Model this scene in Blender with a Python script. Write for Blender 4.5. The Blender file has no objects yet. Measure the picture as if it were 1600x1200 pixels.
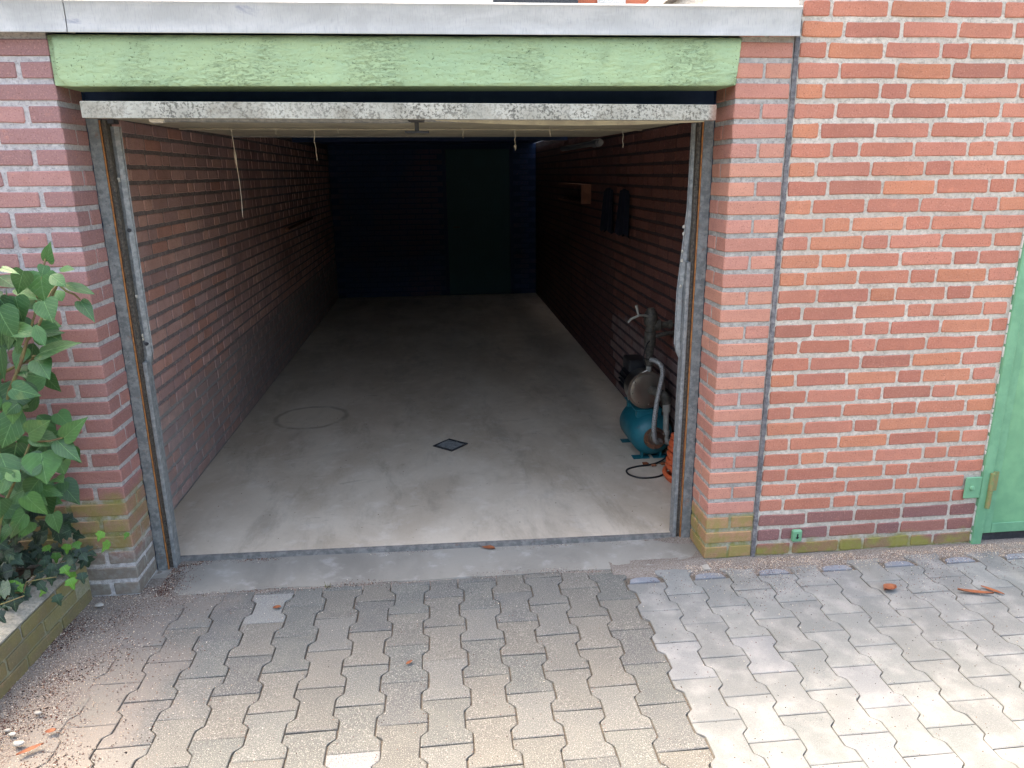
import bpy, bmesh, math, random
from mathutils import Vector, Matrix, noise

# ------------------------------------------------------------------ camera, sky, sun, exposure
S = bpy.context.scene
COL = S.collection
cam_d = bpy.data.cameras.new('camera'); cam = bpy.data.objects.new('camera', cam_d); COL.objects.link(cam)
pit, rol, yaw = math.radians(15.93286), math.radians(-0.69025), math.radians(5.4996)
fwd = Vector((math.sin(yaw)*math.cos(pit), math.cos(yaw)*math.cos(pit), -math.sin(pit)))
rgt = Vector((math.cos(yaw), -math.sin(yaw), 0)); upv = rgt.cross(fwd)
r2 = rgt*math.cos(rol)+upv*math.sin(rol); u2 = -rgt*math.sin(rol)+upv*math.cos(rol)
m3 = Matrix((r2, u2, -fwd)).transposed()
cam.matrix_world = Matrix.Translation((-1.10767, -2.80634, 1.64461)) @ m3.to_4x4()
cam_d.sensor_width = 36; cam_d.lens = 36*1152.71/1600; cam_d.clip_start = .05; cam_d.clip_end = 3000
S.camera = cam

SUN_TRAVEL = Vector((1.0, -0.85, -2.25)).normalized()
sunpos = -SUN_TRAVEL
W = bpy.data.worlds.new('World'); S.world = W; W.use_nodes = True
nt = W.node_tree; nt.nodes.clear()
sky = nt.nodes.new('ShaderNodeTexSky'); sky.sky_type = 'NISHITA'; sky.sun_disc = False
sky.sun_elevation = math.asin(sunpos.z); sky.sun_rotation = math.atan2(sunpos.x, sunpos.y) % (2*math.pi)
sky.air_density = 1.0; sky.dust_density = 5.0; sky.ozone_density = 1.0
bg = nt.nodes.new('ShaderNodeBackground'); bg.inputs[1].default_value = 0.15
wo = nt.nodes.new('ShaderNodeOutputWorld')
nt.links.new(sky.outputs[0], bg.inputs[0]); nt.links.new(bg.outputs[0], wo.inputs[0])
sd = bpy.data.lights.new('sun', 'SUN'); sd.energy = 0.5; sd.angle = math.radians(10); sd.color = (1, .95, .87)
so = bpy.data.objects.new('sun', sd); COL.objects.link(so)
so.rotation_euler = SUN_TRAVEL.to_track_quat('-Z', 'Y').to_euler(); so.location = (-5, 5, 12)
S.view_settings.view_transform = 'Standard'; S.view_settings.look = 'None'
S.view_settings.gamma = 1; S.view_settings.use_curve_mapping = False
S.view_settings.exposure = 2.95
S.view_settings.use_white_balance = True; S.view_settings.white_balance_temperature = 7500; S.view_settings.white_balance_tint = 10
S.render.engine = 'CYCLES'
S.cycles.max_bounces = 10; S.cycles.diffuse_bounces = 4

R = random.Random(11)
C7 = .07          # brick course height
XL = -2.373       # left jamb
XIL, XIR = -2.50, .24   # inner faces of the garage side walls

# ------------------------------------------------------------------ helpers
def mesh_obj(name, verts, faces, mat=None, parent=None, smooth=False, loc=None):
    me = bpy.data.meshes.new(name); me.from_pydata([tuple(v) for v in verts], [], faces); me.update()
    if mat: me.materials.append(mat)
    if smooth:
        for p in me.polygons: p.use_smooth = True
    o = bpy.data.objects.new(name, me); COL.objects.link(o)
    if parent: o.parent = parent
    if loc: o.location = loc
    return o

class MB:
    """collects shapes for one mesh"""
    def __init__(s): s.v = []; s.f = []
    def add(s, v, f):
        n = len(s.v); s.v += [Vector(p) for p in v]; s.f += [tuple(i+n for i in q) for q in f]; return s
    def box(s, lo, hi, b=0.0, jit=0.0):
        x0, y0, z0 = lo; x1, y1, z1 = hi
        if b <= 0:
            v = [(x, y, z) for x in (x0, x1) for y in (y0, y1) for z in (z0, z1)]
            f = [(0,1,3,2), (4,6,7,5), (0,4,5,1), (2,3,7,6), (0,2,6,4), (1,5,7,3)]
            if jit: v = [tuple(c+R.uniform(-jit, jit) for c in p) for p in v]
            return s.add(v, f)
        bm = bmesh.new(); bmesh.ops.create_cube(bm, size=1)
        for vv in bm.verts:
            vv.co = Vector(((x0+x1)/2+vv.co.x*(x1-x0), (y0+y1)/2+vv.co.y*(y1-y0), (z0+z1)/2+vv.co.z*(z1-z0)))
        bmesh.ops.bevel(bm, geom=list(bm.edges), offset=b, segments=1, affect='EDGES')
        if jit:
            for vv in bm.verts: vv.co += Vector([R.uniform(-jit, jit) for _ in range(3)])
        bm.verts.index_update()
        s.add([v.co.copy() for v in bm.verts], [tuple(v.index for v in f.verts) for f in bm.faces]); bm.free()
        return s
    def tube(s, pts, r, n=8, cap=True, rr=None):
        pts = [Vector(p) for p in pts]; k0 = len(s.v); rings = []
        up = Vector((0, 0, 1)); prev = None
        for i, p in enumerate(pts):
            t = (pts[min(i+1, len(pts)-1)]-pts[max(i-1, 0)]).normalized()
            if prev is None:
                a = t.cross(up if abs(t.z) < .9 else Vector((1, 0, 0))).normalized()
            else:
                a = (prev-t*prev.dot(t)).normalized()
            prev = a; b = t.cross(a); q = rr[i] if rr else r
            rings.append([p+(a*math.cos(2*math.pi*j/n)+b*math.sin(2*math.pi*j/n))*q for j in range(n)])
        v = [x for g in rings for x in g]
        f = [(i*n+j, i*n+(j+1) % n, (i+1)*n+(j+1) % n, (i+1)*n+j) for i in range(len(pts)-1) for j in range(n)]
        if cap: f += [tuple(range(n))[::-1], tuple((len(pts)-1)*n+j for j in range(n))]
        return s.add(v, f)
    def lathe(s, prof, origin, axis='y', n=32):
        """prof: list of (distance along axis, radius)"""
        o = Vector(origin); v = []; 
        for d, r in prof:
            for j in range(n):
                a = 2*math.pi*j/n
                c, q = r*math.cos(a), r*math.sin(a)
                p = {'y': (c, d, q), 'z': (c, q, d), 'x': (d, c, q)}[axis]
                v.append(o+Vector(p))
        m = len(prof)
        f = [(i*n+j, (i+1)*n+j, (i+1)*n+(j+1) % n, i*n+(j+1) % n) for i in range(m-1) for j in range(n)]
        f += [tuple(range(n)), tuple((m-1)*n+j for j in range(n))[::-1]]
        return s.add(v, f)
    def build(s, name, mat, parent=None, smooth=False):
        o = mesh_obj(name, s.v, s.f, mat, parent)
        if smooth:
            me = o.data
            bm = bmesh.new(); bm.from_mesh(me); bmesh.ops.recalc_face_normals(bm, faces=bm.faces)
            for f in bm.faces: f.smooth = True
            for e in bm.edges:
                if len(e.link_faces) == 2 and e.calc_face_angle(0) > math.radians(40): e.smooth = False
            bm.to_mesh(me); bm.free()
        else:
            bm = bmesh.new(); bm.from_mesh(o.data); bmesh.ops.recalc_face_normals(bm, faces=bm.faces); bm.to_mesh(o.data); bm.free()
        return o

def thing(name, label, cat, loc=(0, 0, 0), group=None, rotz=0):
    o = bpy.data.objects.new(name, None); COL.objects.link(o); o.location = loc; o.rotation_euler = (0, 0, rotz)
    o.empty_display_size = .1
    return tag(o, label, cat, group)
def tag(o, label, cat, group=None):
    o['label'] = label; o['category'] = cat
    if group: o['group'] = group
    return o
def struct(o): o['kind'] = 'structure'; return o
def stuff(o): o['kind'] = 'stuff'; return o
def inst(name, me, parent, loc, rotz=0, color=None, rot=None):
    o = bpy.data.objects.new(name, me); COL.objects.link(o); o.parent = parent; o.location = loc
    o.rotation_euler = rot if rot else (0, 0, rotz)
    if color: o.color = (*color, 1)
    return o
def sr(h):
    h = [c/255 for c in h]; return tuple(c/12.92 if c <= .04045 else ((c+.055)/1.055)**2.4 for c in h)
def mixc(a, b, t): return tuple(x*(1-t)+y*t for x, y in zip(a, b))

# ------------------------------------------------------------------ materials
class NB:
    def __init__(s, name):
        s.m = bpy.data.materials.new(name); s.m.use_nodes = True; s.t = s.m.node_tree
        s.p = s.t.nodes['Principled BSDF']; s.pos = None
    def n(s, ty, **k):
        q = s.t.nodes.new(ty)
        for a, b in k.items(): setattr(q, a, b)
        return q
    def l(s, a, b): s.t.links.new(a, b)
    def P(s):
        if not s.pos: s.pos = s.n('ShaderNodeNewGeometry')
        return s.pos.outputs['Position']
    def vscale(s, sc, src=None):
        q = s.n('ShaderNodeVectorMath', operation='MULTIPLY'); s.l(src or s.P(), q.inputs[0]); q.inputs[1].default_value = sc; return q.outputs[0]
    def noise(s, scale, detail=4, rough=.55, vec=None, dist=0, color=False):
        q = s.n('ShaderNodeTexNoise'); q.inputs['Scale'].default_value = scale; q.inputs['Detail'].default_value = detail
        q.inputs['Roughness'].default_value = rough; q.inputs['Distortion'].default_value = dist
        s.l(vec or s.P(), q.inputs['Vector']); return q.outputs['Color' if color else 'Fac']
    def vor(s, scale, vec=None, out='Distance', feature='F1'):
        q = s.n('ShaderNodeTexVoronoi'); q.feature = feature; q.inputs['Scale'].default_value = scale; s.l(vec or s.P(), q.inputs['Vector']); return q.outputs[out]
    def rng(s, v, a, b, c=0., d=1., smooth=True):
        q = s.n('ShaderNodeMapRange'); q.interpolation_type = 'SMOOTHSTEP' if smooth else 'LINEAR'
        if isinstance(v, (int, float)): q.inputs[0].default_value = v
        else: s.l(v, q.inputs[0])
        for i, x in zip((1, 2, 3, 4), (a, b, c, d)): q.inputs[i].default_value = x
        return q.outputs[0]
    def ma(s, op, a, b=None):
        q = s.n('ShaderNodeMath', operation=op)
        for i, x in enumerate((a, b)):
            if x is None: continue
            if isinstance(x, (int, float)): q.inputs[i].default_value = x
            else: s.l(x, q.inputs[i])
        return q.outputs[0]
    def xyz(s):
        q = s.n('ShaderNodeSeparateXYZ'); s.l(s.P(), q.inputs[0]); return q.outputs
    def mix(s, f, a, b, mode='MIX'):
        q = s.n('ShaderNodeMix', data_type='RGBA', blend_type=mode)
        for sock, x in ((q.inputs[0], f), (q.inputs[6], a), (q.inputs[7], b)):
            if isinstance(x, (int, float)): sock.default_value = x
            elif isinstance(x, tuple): sock.default_value = (*x, 1)
            else: s.l(x, sock)
        return q.outputs[2]
    def ramp(s, f, stops):
        q = s.n('ShaderNodeValToRGB'); e = q.color_ramp.elements
        while len(e) < len(stops): e.new(.5)
        for el, (p, c) in zip(e, stops): el.position = p; el.color = (*c, 1)
        s.l(f, q.inputs[0]); return q.outputs[0]
    def bump(s, h, strength=.5, dist=.002, prev=None):
        q = s.n('ShaderNodeBump'); q.inputs['Strength'].default_value = strength; q.inputs['Distance'].default_value = dist
        s.l(h, q.inputs['Height'])
        if prev: s.l(prev, q.inputs['Normal'])
        s.l(q.outputs[0], s.p.inputs['Normal']); return q.outputs[0]
    def fin(s, col, rough=.85, metal=0., spec=.35):
        if isinstance(col, tuple): s.p.inputs['Base Color'].default_value = (*col, 1)
        else: s.l(col, s.p.inputs['Base Color'])
        if isinstance(rough, (int, float)): s.p.inputs['Roughness'].default_value = rough
        else: s.l(rough, s.p.inputs['Roughness'])
        s.p.inputs['Metallic'].default_value = metal
        s.p.inputs['Specular IOR Level'].default_value = spec
        return s.m

MOSS = sr((122, 118, 40)); MOSSY = sr((140, 138, 84))
def brick_mat(name, palette=None, moss=None, wash=None, white=None, ash=None, grime=0.0, moss_amt=1.0):
    """palette None: colour from the object; else ramp by island"""
    b = NB(name)
    if palette is None:
        oi = b.n('ShaderNodeObjectInfo'); base = oi.outputs['Color']
    else:
        rp = b.P(); base = b.ramp(b.pos.outputs['Random Per Island'], [(i/(len(palette)-1), c) for i, c in enumerate(palette)])
    n1 = b.noise(26, 5, .6); n2 = b.noise(170, 3, .6); n3 = b.noise(9, 3, .5)
    col = b.mix(b.rng(n1, .42, .75, 0, .42), base, b.mix(.5, base, sr((134, 88, 76))))
    col = b.mix(b.rng(n1, .25, .42, .3, 0), col, sr((214, 140, 112)))
    # fine sand pits and pale scuffs
    col = b.mix(b.rng(n2, .52, .7, 0, .3), col, sr((214, 166, 146)))
    col = b.mix(b.rng(b.noise(200, 3, .6), .57, .68, 0, .55), col, sr((84, 50, 44)))
    col = b.mix(b.rng(b.noise(1.1, 4, .6), .45, .65, 0, .28), col, sr((132, 84, 72)))
    z = b.xyz()[2]
    if grime: col = b.mix(b.rng(n3, .4, .75, 0, grime), col, sr((96, 82, 80)))
    if ash:   # grey film over the lower part of a wall, uneven edge
        h = b.ma('ADD', z, b.ma('MULTIPLY', b.ma('SUBTRACT', b.noise(2.2, 3), .5), .35))
        m = b.rng(h, ash[0]-.03, ash[0]+.03, ash[1], 0)
        m = b.ma('MULTIPLY', m, b.rng(b.noise(14, 4), .3, .6, .45, 1))
        col = b.mix(m, col, sr((138, 128, 126)))
    if white:
        h = b.ma('ADD', z, b.ma('MULTIPLY', b.ma('SUBTRACT', b.noise(7, 4), .5), .3))
        m = b.ma('MULTIPLY', b.rng(h, white-.1, white+.06, 1, 0), b.rng(b.noise(30, 5, .7), .44, .62, 0, .75))
        col = b.mix(m, col, sr((196, 192, 192)))
    if wash:
        h = b.ma('ADD', z, b.ma('MULTIPLY', b.ma('SUBTRACT', b.noise(5, 3), .5), .12))
        col = b.mix(b.rng(h, wash-.04, wash+.04, .8, 0), col, b.mix(b.noise(40, 4), sr((92, 92, 84)), sr((140, 138, 124))))
    if moss:
        h = b.ma('ADD', z, b.ma('MULTIPLY', b.ma('SUBTRACT', b.noise(8, 4), .5), .14))
        m = b.ma('MULTIPLY', b.rng(h, moss[1]-.025, moss[1]+.03, 1, 0), b.rng(h, moss[0]-.02, moss[0]+.02, 0, 1) if moss[0] > 0 else 1.0)
        m = b.ma('MULTIPLY', m, b.rng(b.noise(13, 5, .65), .36, .6, .35, moss_amt))
        if len(moss) > 2: m = b.ma('MULTIPLY', m, b.rng(b.xyz()[0], moss[2], moss[2]+.06, 1, 0))
        col = b.mix(m, col, b.mix(b.noise(60, 4), MOSS, MOSSY))
    b.bump(b.ma('ADD', b.ma('MULTIPLY', n2, .5), b.noise(60, 4, .6)), .7, .0022)
    return b.fin(col, .9, 0, .25)

def mortar_mat(name, c1, c2, moss=None, dark_below=None, scale=1, moss_amt=.9, light_below=None, white=None):
    b = NB(name); n1 = b.noise(45, 6, .65); n2 = b.noise(6, 3)
    col = b.mix(b.rng(n1, .35, .65), c1, c2)
    col = b.mix(b.rng(n2, .45, .7, 0, .35), col, mixc(c1, (0, 0, 0), .35))
    col = b.mix(b.rng(b.noise(110, 4, .7), .5, .62, 0, .55), col, mixc(c1, (0, 0, 0), .5))
    col = b.mix(b.rng(b.noise(1.7, 4), .45, .65, 0, .3), col, mixc(c1, (0, 0, 0), .3))
    z = b.xyz()[2]
    if light_below:
        h = b.ma('ADD', z, b.ma('MULTIPLY', b.ma('SUBTRACT', b.noise(2.2, 3), .5), .25))
        col = b.mix(b.rng(h, light_below-.02, light_below+.02, 1, 0), col, b.mix(n1, sr((128, 124, 122)), sr((160, 156, 152))))
    if white:
        col = b.mix(b.ma('MULTIPLY', b.rng(z, white-.1, white+.05, 1, 0), b.rng(n1, .4, .6, .2, .9)), col, sr((205, 203, 202)))
    if moss:
        h = b.ma('ADD', z, b.ma('MULTIPLY', b.ma('SUBTRACT', b.noise(8, 4), .5), .14))
        m = b.ma('MULTIPLY', b.rng(h, moss[1]-.025, moss[1]+.03, 1, 0), b.rng(h, moss[0]-.02, moss[0]+.02, 0, 1) if moss[0] > 0 else 1.0)
        m = b.ma('MULTIPLY', m, b.rng(b.noise(13, 5, .65), .36, .6, .3, moss_amt))
        if len(moss) > 2: m = b.ma('MULTIPLY', m, b.rng(b.xyz()[0], moss[2], moss[2]+.06, 1, 0))
        col = b.mix(m, col, b.mix(b.noise(60, 4), MOSS, MOSSY))
    b.bump(b.ma('ADD', b.noise(90, 5, .7), b.ma('MULTIPLY', b.noise(18, 3), 1.5)), 1, .005)
    return b.fin(col, .95, 0, .2)

def metal_paint(name, c1, c2, rough=.6, spots=.3, sc=30, rust=0, bump=.3):
    b = NB(name); n1 = b.noise(sc, 5, .65); n0 = b.noise(4, 4)
    col = b.mix(b.rng(n1, .38, .66), c1, c2)
    col = b.mix(b.rng(n0, .45, .7, 0, .4), col, mixc(c1, c2, .5))
    if spots: col = b.mix(b.rng(b.noise(160, 3, .6), .62, .7, 0, spots), col, mixc(c1, (0, 0, 0), .6))
    if rust: col = b.mix(b.rng(b.noise(22, 5, .7), .6, .68, 0, rust), col, sr((120, 66, 34)))
    b.bump(b.noise(120, 3), bump, .001)
    return b.fin(col, rough, 0, .4)

# new red-orange wall, its mortar
M = {}
M['brick_right'] = brick_mat('brick orange red', moss=(0, .058), moss_amt=.95)
M['brick_pier'] = brick_mat('brick pier salmon', moss=(0, .19, 2), moss_amt=.75)
M['brick_left'] = brick_mat('brick mauve', moss=(.2, .43, -2.40), wash=.2, white=.26, moss_amt=.7)
M['brick_inner'] = brick_mat('brick inner', ash=(.58, .6), grime=.12)
PINK = [sr((208, 170, 162)), sr((194, 160, 155)), sr((214, 172, 160)), sr((186, 154, 150)), sr((205, 166, 158))]
HAZE_NAVY = [sr((34, 70, 112)), sr((36, 73, 116)), sr((32, 67, 108))]  # navy lens haze put into the back wall's brick colour
M['haze_brick'] = brick_mat('dark haze blue brick', palette=HAZE_NAVY)
M['shaded_brick'] = brick_mat('dusky brick', palette=[sr((88, 60, 60)), sr((78, 54, 56)), sr((96, 66, 62))])  # right inner wall: weaker light put into the brick colour
M['brick_inner_far'] = brick_mat('brick inner far', palette=PINK, ash=(.58, .8), grime=.3)
M['mortar_right'] = mortar_mat('mortar beige', sr((186, 176, 162)), sr((208, 199, 186)), moss=(0, .055))
M['mortar_pier'] = mortar_mat('mortar grey', sr((158, 154, 148)), sr((182, 178, 170)), moss=(0, .19))
M['mortar_dark'] = mortar_mat('mortar dark joint', sr((98, 96, 98)), sr((134, 131, 130)))
M['mortar_left'] = mortar_mat('mortar cool grey', sr((168, 163, 161)), sr((190, 185, 182)), moss=(.2, .43, -2.40), white=.22)
M['mortar_inner'] = mortar_mat('mortar inner', sr((128, 118, 118)), sr((150, 140, 138)), light_below=.54)
M['mortar_shaded'] = mortar_mat('mortar shaded', sr((66, 54, 56)), sr((84, 70, 70)))  # joints darkened to go with the shade-toned bricks
M['planter_brick'] = brick_mat('planter brick', moss=(0, .25), moss_amt=.5, grime=.5)
M['planter_mortar'] = mortar_mat('planter mortar', sr((140, 138, 126)), sr((164, 161, 150)), moss=(0, .13), moss_amt=.5)

def m_lintel():
    b = NB('green painted concrete')
    st = b.vscale((2.2, 1, 9)); n = b.noise(9, 8, .74, st, .2); n2 = b.noise(120, 6, .8, b.vscale((.8, 1, 1.2)))
    c = b.mix(b.rng(b.noise(1.2, 4), .35, .65), sr((172, 198, 156)), sr((184, 207, 160)))
    x = b.xyz()[0]
    c = b.mix(b.rng(b.noise(11, 5), .45, .7, 0, .2), c, sr((162, 192, 160)))
    pits = b.ma('MULTIPLY', b.rng(n2, .42, .36), b.rng(b.noise(3, 3, .5, st), .35, .55, .3, 1))
    crack = b.rng(b.ma('ABSOLUTE', b.ma('SUBTRACT', n, .5)), .0, .012, .75, 0)
    crack = b.ma('MULTIPLY', crack, b.rng(b.noise(2.5, 3), .45, .6))
    c = b.mix(b.ma('MAXIMUM', pits, crack), c, sr((66, 84, 58)))
    c = b.mix(b.ma('MULTIPLY', b.rng(b.xyz()[2], 2.075, 2.104), b.rng(n2, .3, .6, .3, .7)), c, sr((84, 104, 84)))  # soft shade of the fascia painted along the beam's top
    h = b.ma('ADD', b.ma('MULTIPLY', n, .5), b.ma('MULTIPLY', n2, 1.4)); h = b.ma('SUBTRACT', h, b.ma('MULTIPLY', crack, .5))
    b.bump(h, 1, .007)
    return b.fin(c, .9, 0, .2)
M['lintel'] = m_lintel()

def m_fascia():
    b = NB('zinc fascia'); n = b.noise(5, 5, .6, b.vscale((1, 1, 2.2)), .5); v = b.noise(60, 4, .6, b.vscale((6, 1, .5)))
    c = b.mix(b.rng(n, .35, .7), sr((160, 159, 154)), sr((178, 176, 171)))
    c = b.mix(b.ma('MULTIPLY', b.rng(n, .60, .72, 0, .7), b.rng(b.xyz()[0], -.9, -1.5)), c, sr((108, 114, 130)))
    c = b.mix(b.rng(v, .5, .7, 0, .55), c, sr((134, 136, 138)))
    b.bump(b.noise(4, 2), .15, .01)
    return b.fin(c, .65, .0, .3)
M['fascia'] = m_fascia()

def m_rail():
    b = NB('weathered door rail')
    c = b.mix(b.rng(b.noise(6, 4), .35, .65), sr((176, 174, 162)), sr((150, 148, 136)))
    sp = b.ma('MULTIPLY', b.rng(b.noise(110, 4, .75), .49, .57), b.rng(b.noise(7, 3), .3, .6, .35, 1))
    c = b.mix(b.ma('MULTIPLY', sp, .85), c, sr((58, 56, 50)))
    c = b.mix(b.rng(b.xyz()[0], -.115, -.085, 0, .8), c, sr((128, 92, 76)))
    b.bump(b.noise(110, 4, .7), .5, .002)
    c = b.mix(b.rng(b.noise(5, 6, .7), .45, .7, 0, .5), c, sr((116, 108, 92)))
    return b.fin(c, .85)
M['rail'] = m_rail()
M['cream'] = metal_paint('cream sheet metal', sr((176, 170, 148)), sr((150, 145, 128)), .6, .5, 9)
M['greymetal'] = metal_paint('grey frame steel', sr((92, 96, 96)), sr((124, 126, 124)), .7, .7, 45, .3, .8)
M['galv'] = metal_paint('galvanised track', sr((108, 112, 113)), sr((142, 144, 142)), .5, .6, 50, .15, .6)
M['grit'] = metal_paint('dirty channel', sr((58, 54, 50)), sr((96, 90, 80)), .9, .8, 90)
M['darkmetal'] = metal_paint('dark metal', sr((40, 42, 46)), sr((60, 62, 66)), .5, .2)
M['orange_line'] = metal_paint('ochre seal', sr((168, 112, 62)), sr((132, 86, 52)), .8, .4, 60)
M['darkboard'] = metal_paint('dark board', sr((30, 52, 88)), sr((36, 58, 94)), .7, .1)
M['haze_wall'] = metal_paint('haze blue wall', sr((26, 54, 88)), sr((30, 58, 94)), .8, .1)  # same haze blue painted on the wall behind the far bricks
M['green'] = metal_paint('green door paint', sr((98, 150, 112)), sr((112, 164, 122)), .4, .12, 7, 0, .1)
M['greenpost'] = metal_paint('green post paint', sr((94, 146, 112)), sr((106, 158, 122)), .42, .15, 14, .0, .15)
M['hinge'] = metal_paint('worn hinge', sr((112, 128, 82)), sr((140, 122, 80)), .7, .5, 40, .6)
M['threshold'] = metal_paint('threshold steel', sr((98, 98, 96)), sr((132, 130, 126)), .7, .6, 30, .3)
M['white'] = metal_paint('white paint remains', sr((215, 213, 206)), sr((190, 188, 180)), .9, .2)

def m_conc(name, c1, c2, stains=True):
    b = NB(name); n = b.noise(2.2, 6, .6, b.vscale((1, .6, 1)), .4)
    c = b.mix(b.rng(n, .35, .66), c1, c2)
    c = b.mix(b.rng(b.noise(9, 5, .65), .52, .7, 0, .35), c, mixc(c2, (1, 1, 1), .25))
    c = b.mix(b.rng(b.noise(150, 3), .62, .74, 0, .35), c, mixc(c1, (0, 0, 0), .5))
    if stains:
        c = b.mix(b.rng(b.noise(2.3, 8, .75, None, .5), .5, .75, 0, .25), c, mixc(c1, (0, 0, 0), .45))
        c = b.mix(b.rng(b.noise(3.7, 6, .7, b.vscale((1, .4, 1))), .52, .7, 0, .25), c, sr((122, 110, 88)))
        # ring left by a barrel
        d = b.n('ShaderNodeVectorMath', operation='DISTANCE'); b.l(b.P(), d.inputs[0]); d.inputs[1].default_value = (-2.04, 2.22, .015)
        r = b.ma('ADD', d.outputs['Value'], b.ma('MULTIPLY', b.ma('SUBTRACT', b.noise(9, 3), .5), .04))
        ring = b.rng(b.ma('ABSOLUTE', b.ma('SUBTRACT', r, .24)), .004, .03, 1, 0)
        c = b.mix(b.rng(b.noise(1.9, 7, .75, b.vscale((1.6, .5, 1)), .3), .5, .66, 0, .4), c, mixc(c1, sr((90, 84, 74)), .6))
        c = b.mix(b.rng(b.noise(7, 6, .8, b.vscale((.5, 1.8, 1)), .6), .6, .72, 0, .45), c, sr((98, 92, 86)))
        c = b.mix(b.ma('MULTIPLY', ring, b.rng(b.noise(6, 3), .3, .55, .15, .6)), c, mixc(c1, (0, 0, 0), .5))
        c = b.mix(b.ma('MULTIPLY', b.rng(r, .2, .235, .35, .0), 1.0), c, mixc(c2, sr((205, 192, 165)), .5))
    b.bump(b.noise(140, 4), .3, .0012)
    return b.fin(c, b.rng(b.noise(3, 3), .3, .7, .62, .85), 0, .3)
M['floor'] = m_conc('garage concrete', sr((184, 170, 151)), sr((203, 191, 173)))
M['apron'] = m_conc('apron concrete', sr((122, 119, 112)), sr((142, 139, 131)), False)

def m_paver(name, speck, c_dirt):
    b = NB(name); oi = b.n('ShaderNodeObjectInfo'); base = oi.outputs['Color']
    n = b.noise(9, 5, .6)
    c = b.mix(b.rng(n, .4, .72, 0, .5), base, b.mix(.6, base, c_dirt))
    g = b.noise(330, 2, .5)
    c = b.mix(b.rng(g, .56, .66, 0, speck), c, sr((72, 66, 60)))
    c = b.mix(b.rng(g, .42, .34, 0, speck*.8), c, sr((190, 184, 172)))
    # washed-in sand near the planter and the wall foot
    s = b.ma('ADD', b.xyz()[0], b.ma('MULTIPLY', b.ma('SUBTRACT', b.noise(4, 4), .5), .7))
    c = b.mix(b.rng(s, -2.2, -1.95, .6, 0), c, sr((130, 121, 112)))
    c = b.mix(b.rng(b.noise(2.1, 4, .6), .56, .7, 0, .35), c, sr((120, 118, 108)))
    # scattered dark crumbs
    c = b.mix(b.ma('MULTIPLY', b.rng(b.vor(120), .14, .09), b.rng(b.noise(3.5, 3), .45, .62)), c, sr((70, 44, 40)))
    b.bump(b.ma('ADD', g, b.noise(120, 3)), .7 if speck > .4 else .3, .0016)
    return b.fin(c, .92, 0, .25)
M['paver_old'] = m_paver('old paver', .62, sr((122, 120, 112)))
M['paver_new'] = m_paver('new paver', .22, sr((176, 174, 168)))
def m_sand(name, c1, c2, crumbs=.5):
    b = NB(name); n = b.noise(5, 5, .6)
    c = b.mix(b.rng(b.noise(240, 3, .6), .35, .65), c1, c2)
    c = b.mix(b.ma('MULTIPLY', b.rng(b.noise(170, 3, .6), .54, .6), b.rng(n, .4, .65, .15, crumbs)), c, sr((74, 48, 44)))
    b.bump(b.noise(240, 3, .6), 1, .004); return b.fin(c, .97, 0, .15)
M['sand'] = m_sand('washed sand', sr((108, 101, 94)), sr((146, 138, 129)), .8)
M['joint'] = m_sand('joint dirt', sr((88, 82, 74)), sr((118, 110, 100)), .5)
M['soil'] = m_sand('dark soil', sr((34, 30, 26)), sr((60, 52, 44)), .3)
M['ground'] = m_sand('ground far', sr((126, 123, 116)), sr((144, 141, 133)), .2)
def m_bits(name, pal):
    b = NB(name); b.P(); c = b.ramp(b.pos.outputs['Random Per Island'], [(i/(len(pal)), x) for i, x in enumerate(pal)])
    b.t.nodes['Color Ramp'].color_ramp.interpolation = 'CONSTANT'
    return b.fin(c, .95, 0, .15)
M['crumbs'] = m_bits('crumbs', [sr((74, 44, 40)), sr((58, 40, 36)), sr((110, 70, 58)), sr((38, 32, 30)), sr((92, 60, 52)), sr((210, 196, 176)), sr((132, 96, 78))])
M['grains'] = m_bits('sand grains', [sr((214, 190, 164)), sr((182, 156, 134)), sr((228, 214, 196)), sr((150, 122, 104)), sr((96, 66, 56)), sr((200, 178, 150))])

def m_leaf(name, c1, c2, gl=.45):
    b = NB(name); oi = b.n('ShaderNodeObjectInfo'); uv = b.n('ShaderNodeTexCoord')
    base = b.mix(oi.outputs['Random'], mixc(c1, (0, 0, 0), .25), c2)
    base = b.mix(b.rng(b.noise(16, 5, .7), .58, .7, 0, .35), base, mixc(c2, sr((150, 140, 60)), .5))
    sx = b.n('ShaderNodeSeparateXYZ'); b.l(uv.outputs['UV'], sx.inputs[0]); u, v = sx.outputs[0], sx.outputs[1]
    au = b.ma('ABSOLUTE', b.ma('SUBTRACT', u, .5))
    mid = b.rng(au, .008, .022, 1, 0)
    w = b.ma('FRACT', b.ma('MULTIPLY', b.ma('SUBTRACT', v, b.ma('MULTIPLY', au, .9)), 6.0))
    side = b.rng(b.ma('ABSOLUTE', b.ma('SUBTRACT', w, .5)), .03, .07, .5, 0)
    c = b.mix(b.ma('MULTIPLY', b.ma('MAXIMUM', mid, side), .8), base, mixc(c2, (.4, .6, .3), .15))
    c = b.mix(b.rng(b.noise(40, 4), .4, .7, 0, .3), c, mixc(c1, (0, 0, 0), .3))
    b.bump(b.ma('ADD', b.ma('MULTIPLY', b.ma('MAXIMUM', mid, side), -1), b.noise(90, 3)), .5, .002)
    m = b.fin(c, gl, 0, .4); b.p.inputs['Transmission Weight'].default_value = 0
    return m
M['leaf'] = m_leaf('broad leaf', sr((42, 82, 42)), sr((66, 110, 54)), .45)
M['leaf_lime'] = m_leaf('young leaf', sr((84, 124, 50)), sr((104, 144, 60)))
M['ivy'] = m_leaf('ivy leaf', sr((26, 46, 36)), sr((44, 70, 48)), .5)
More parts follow.
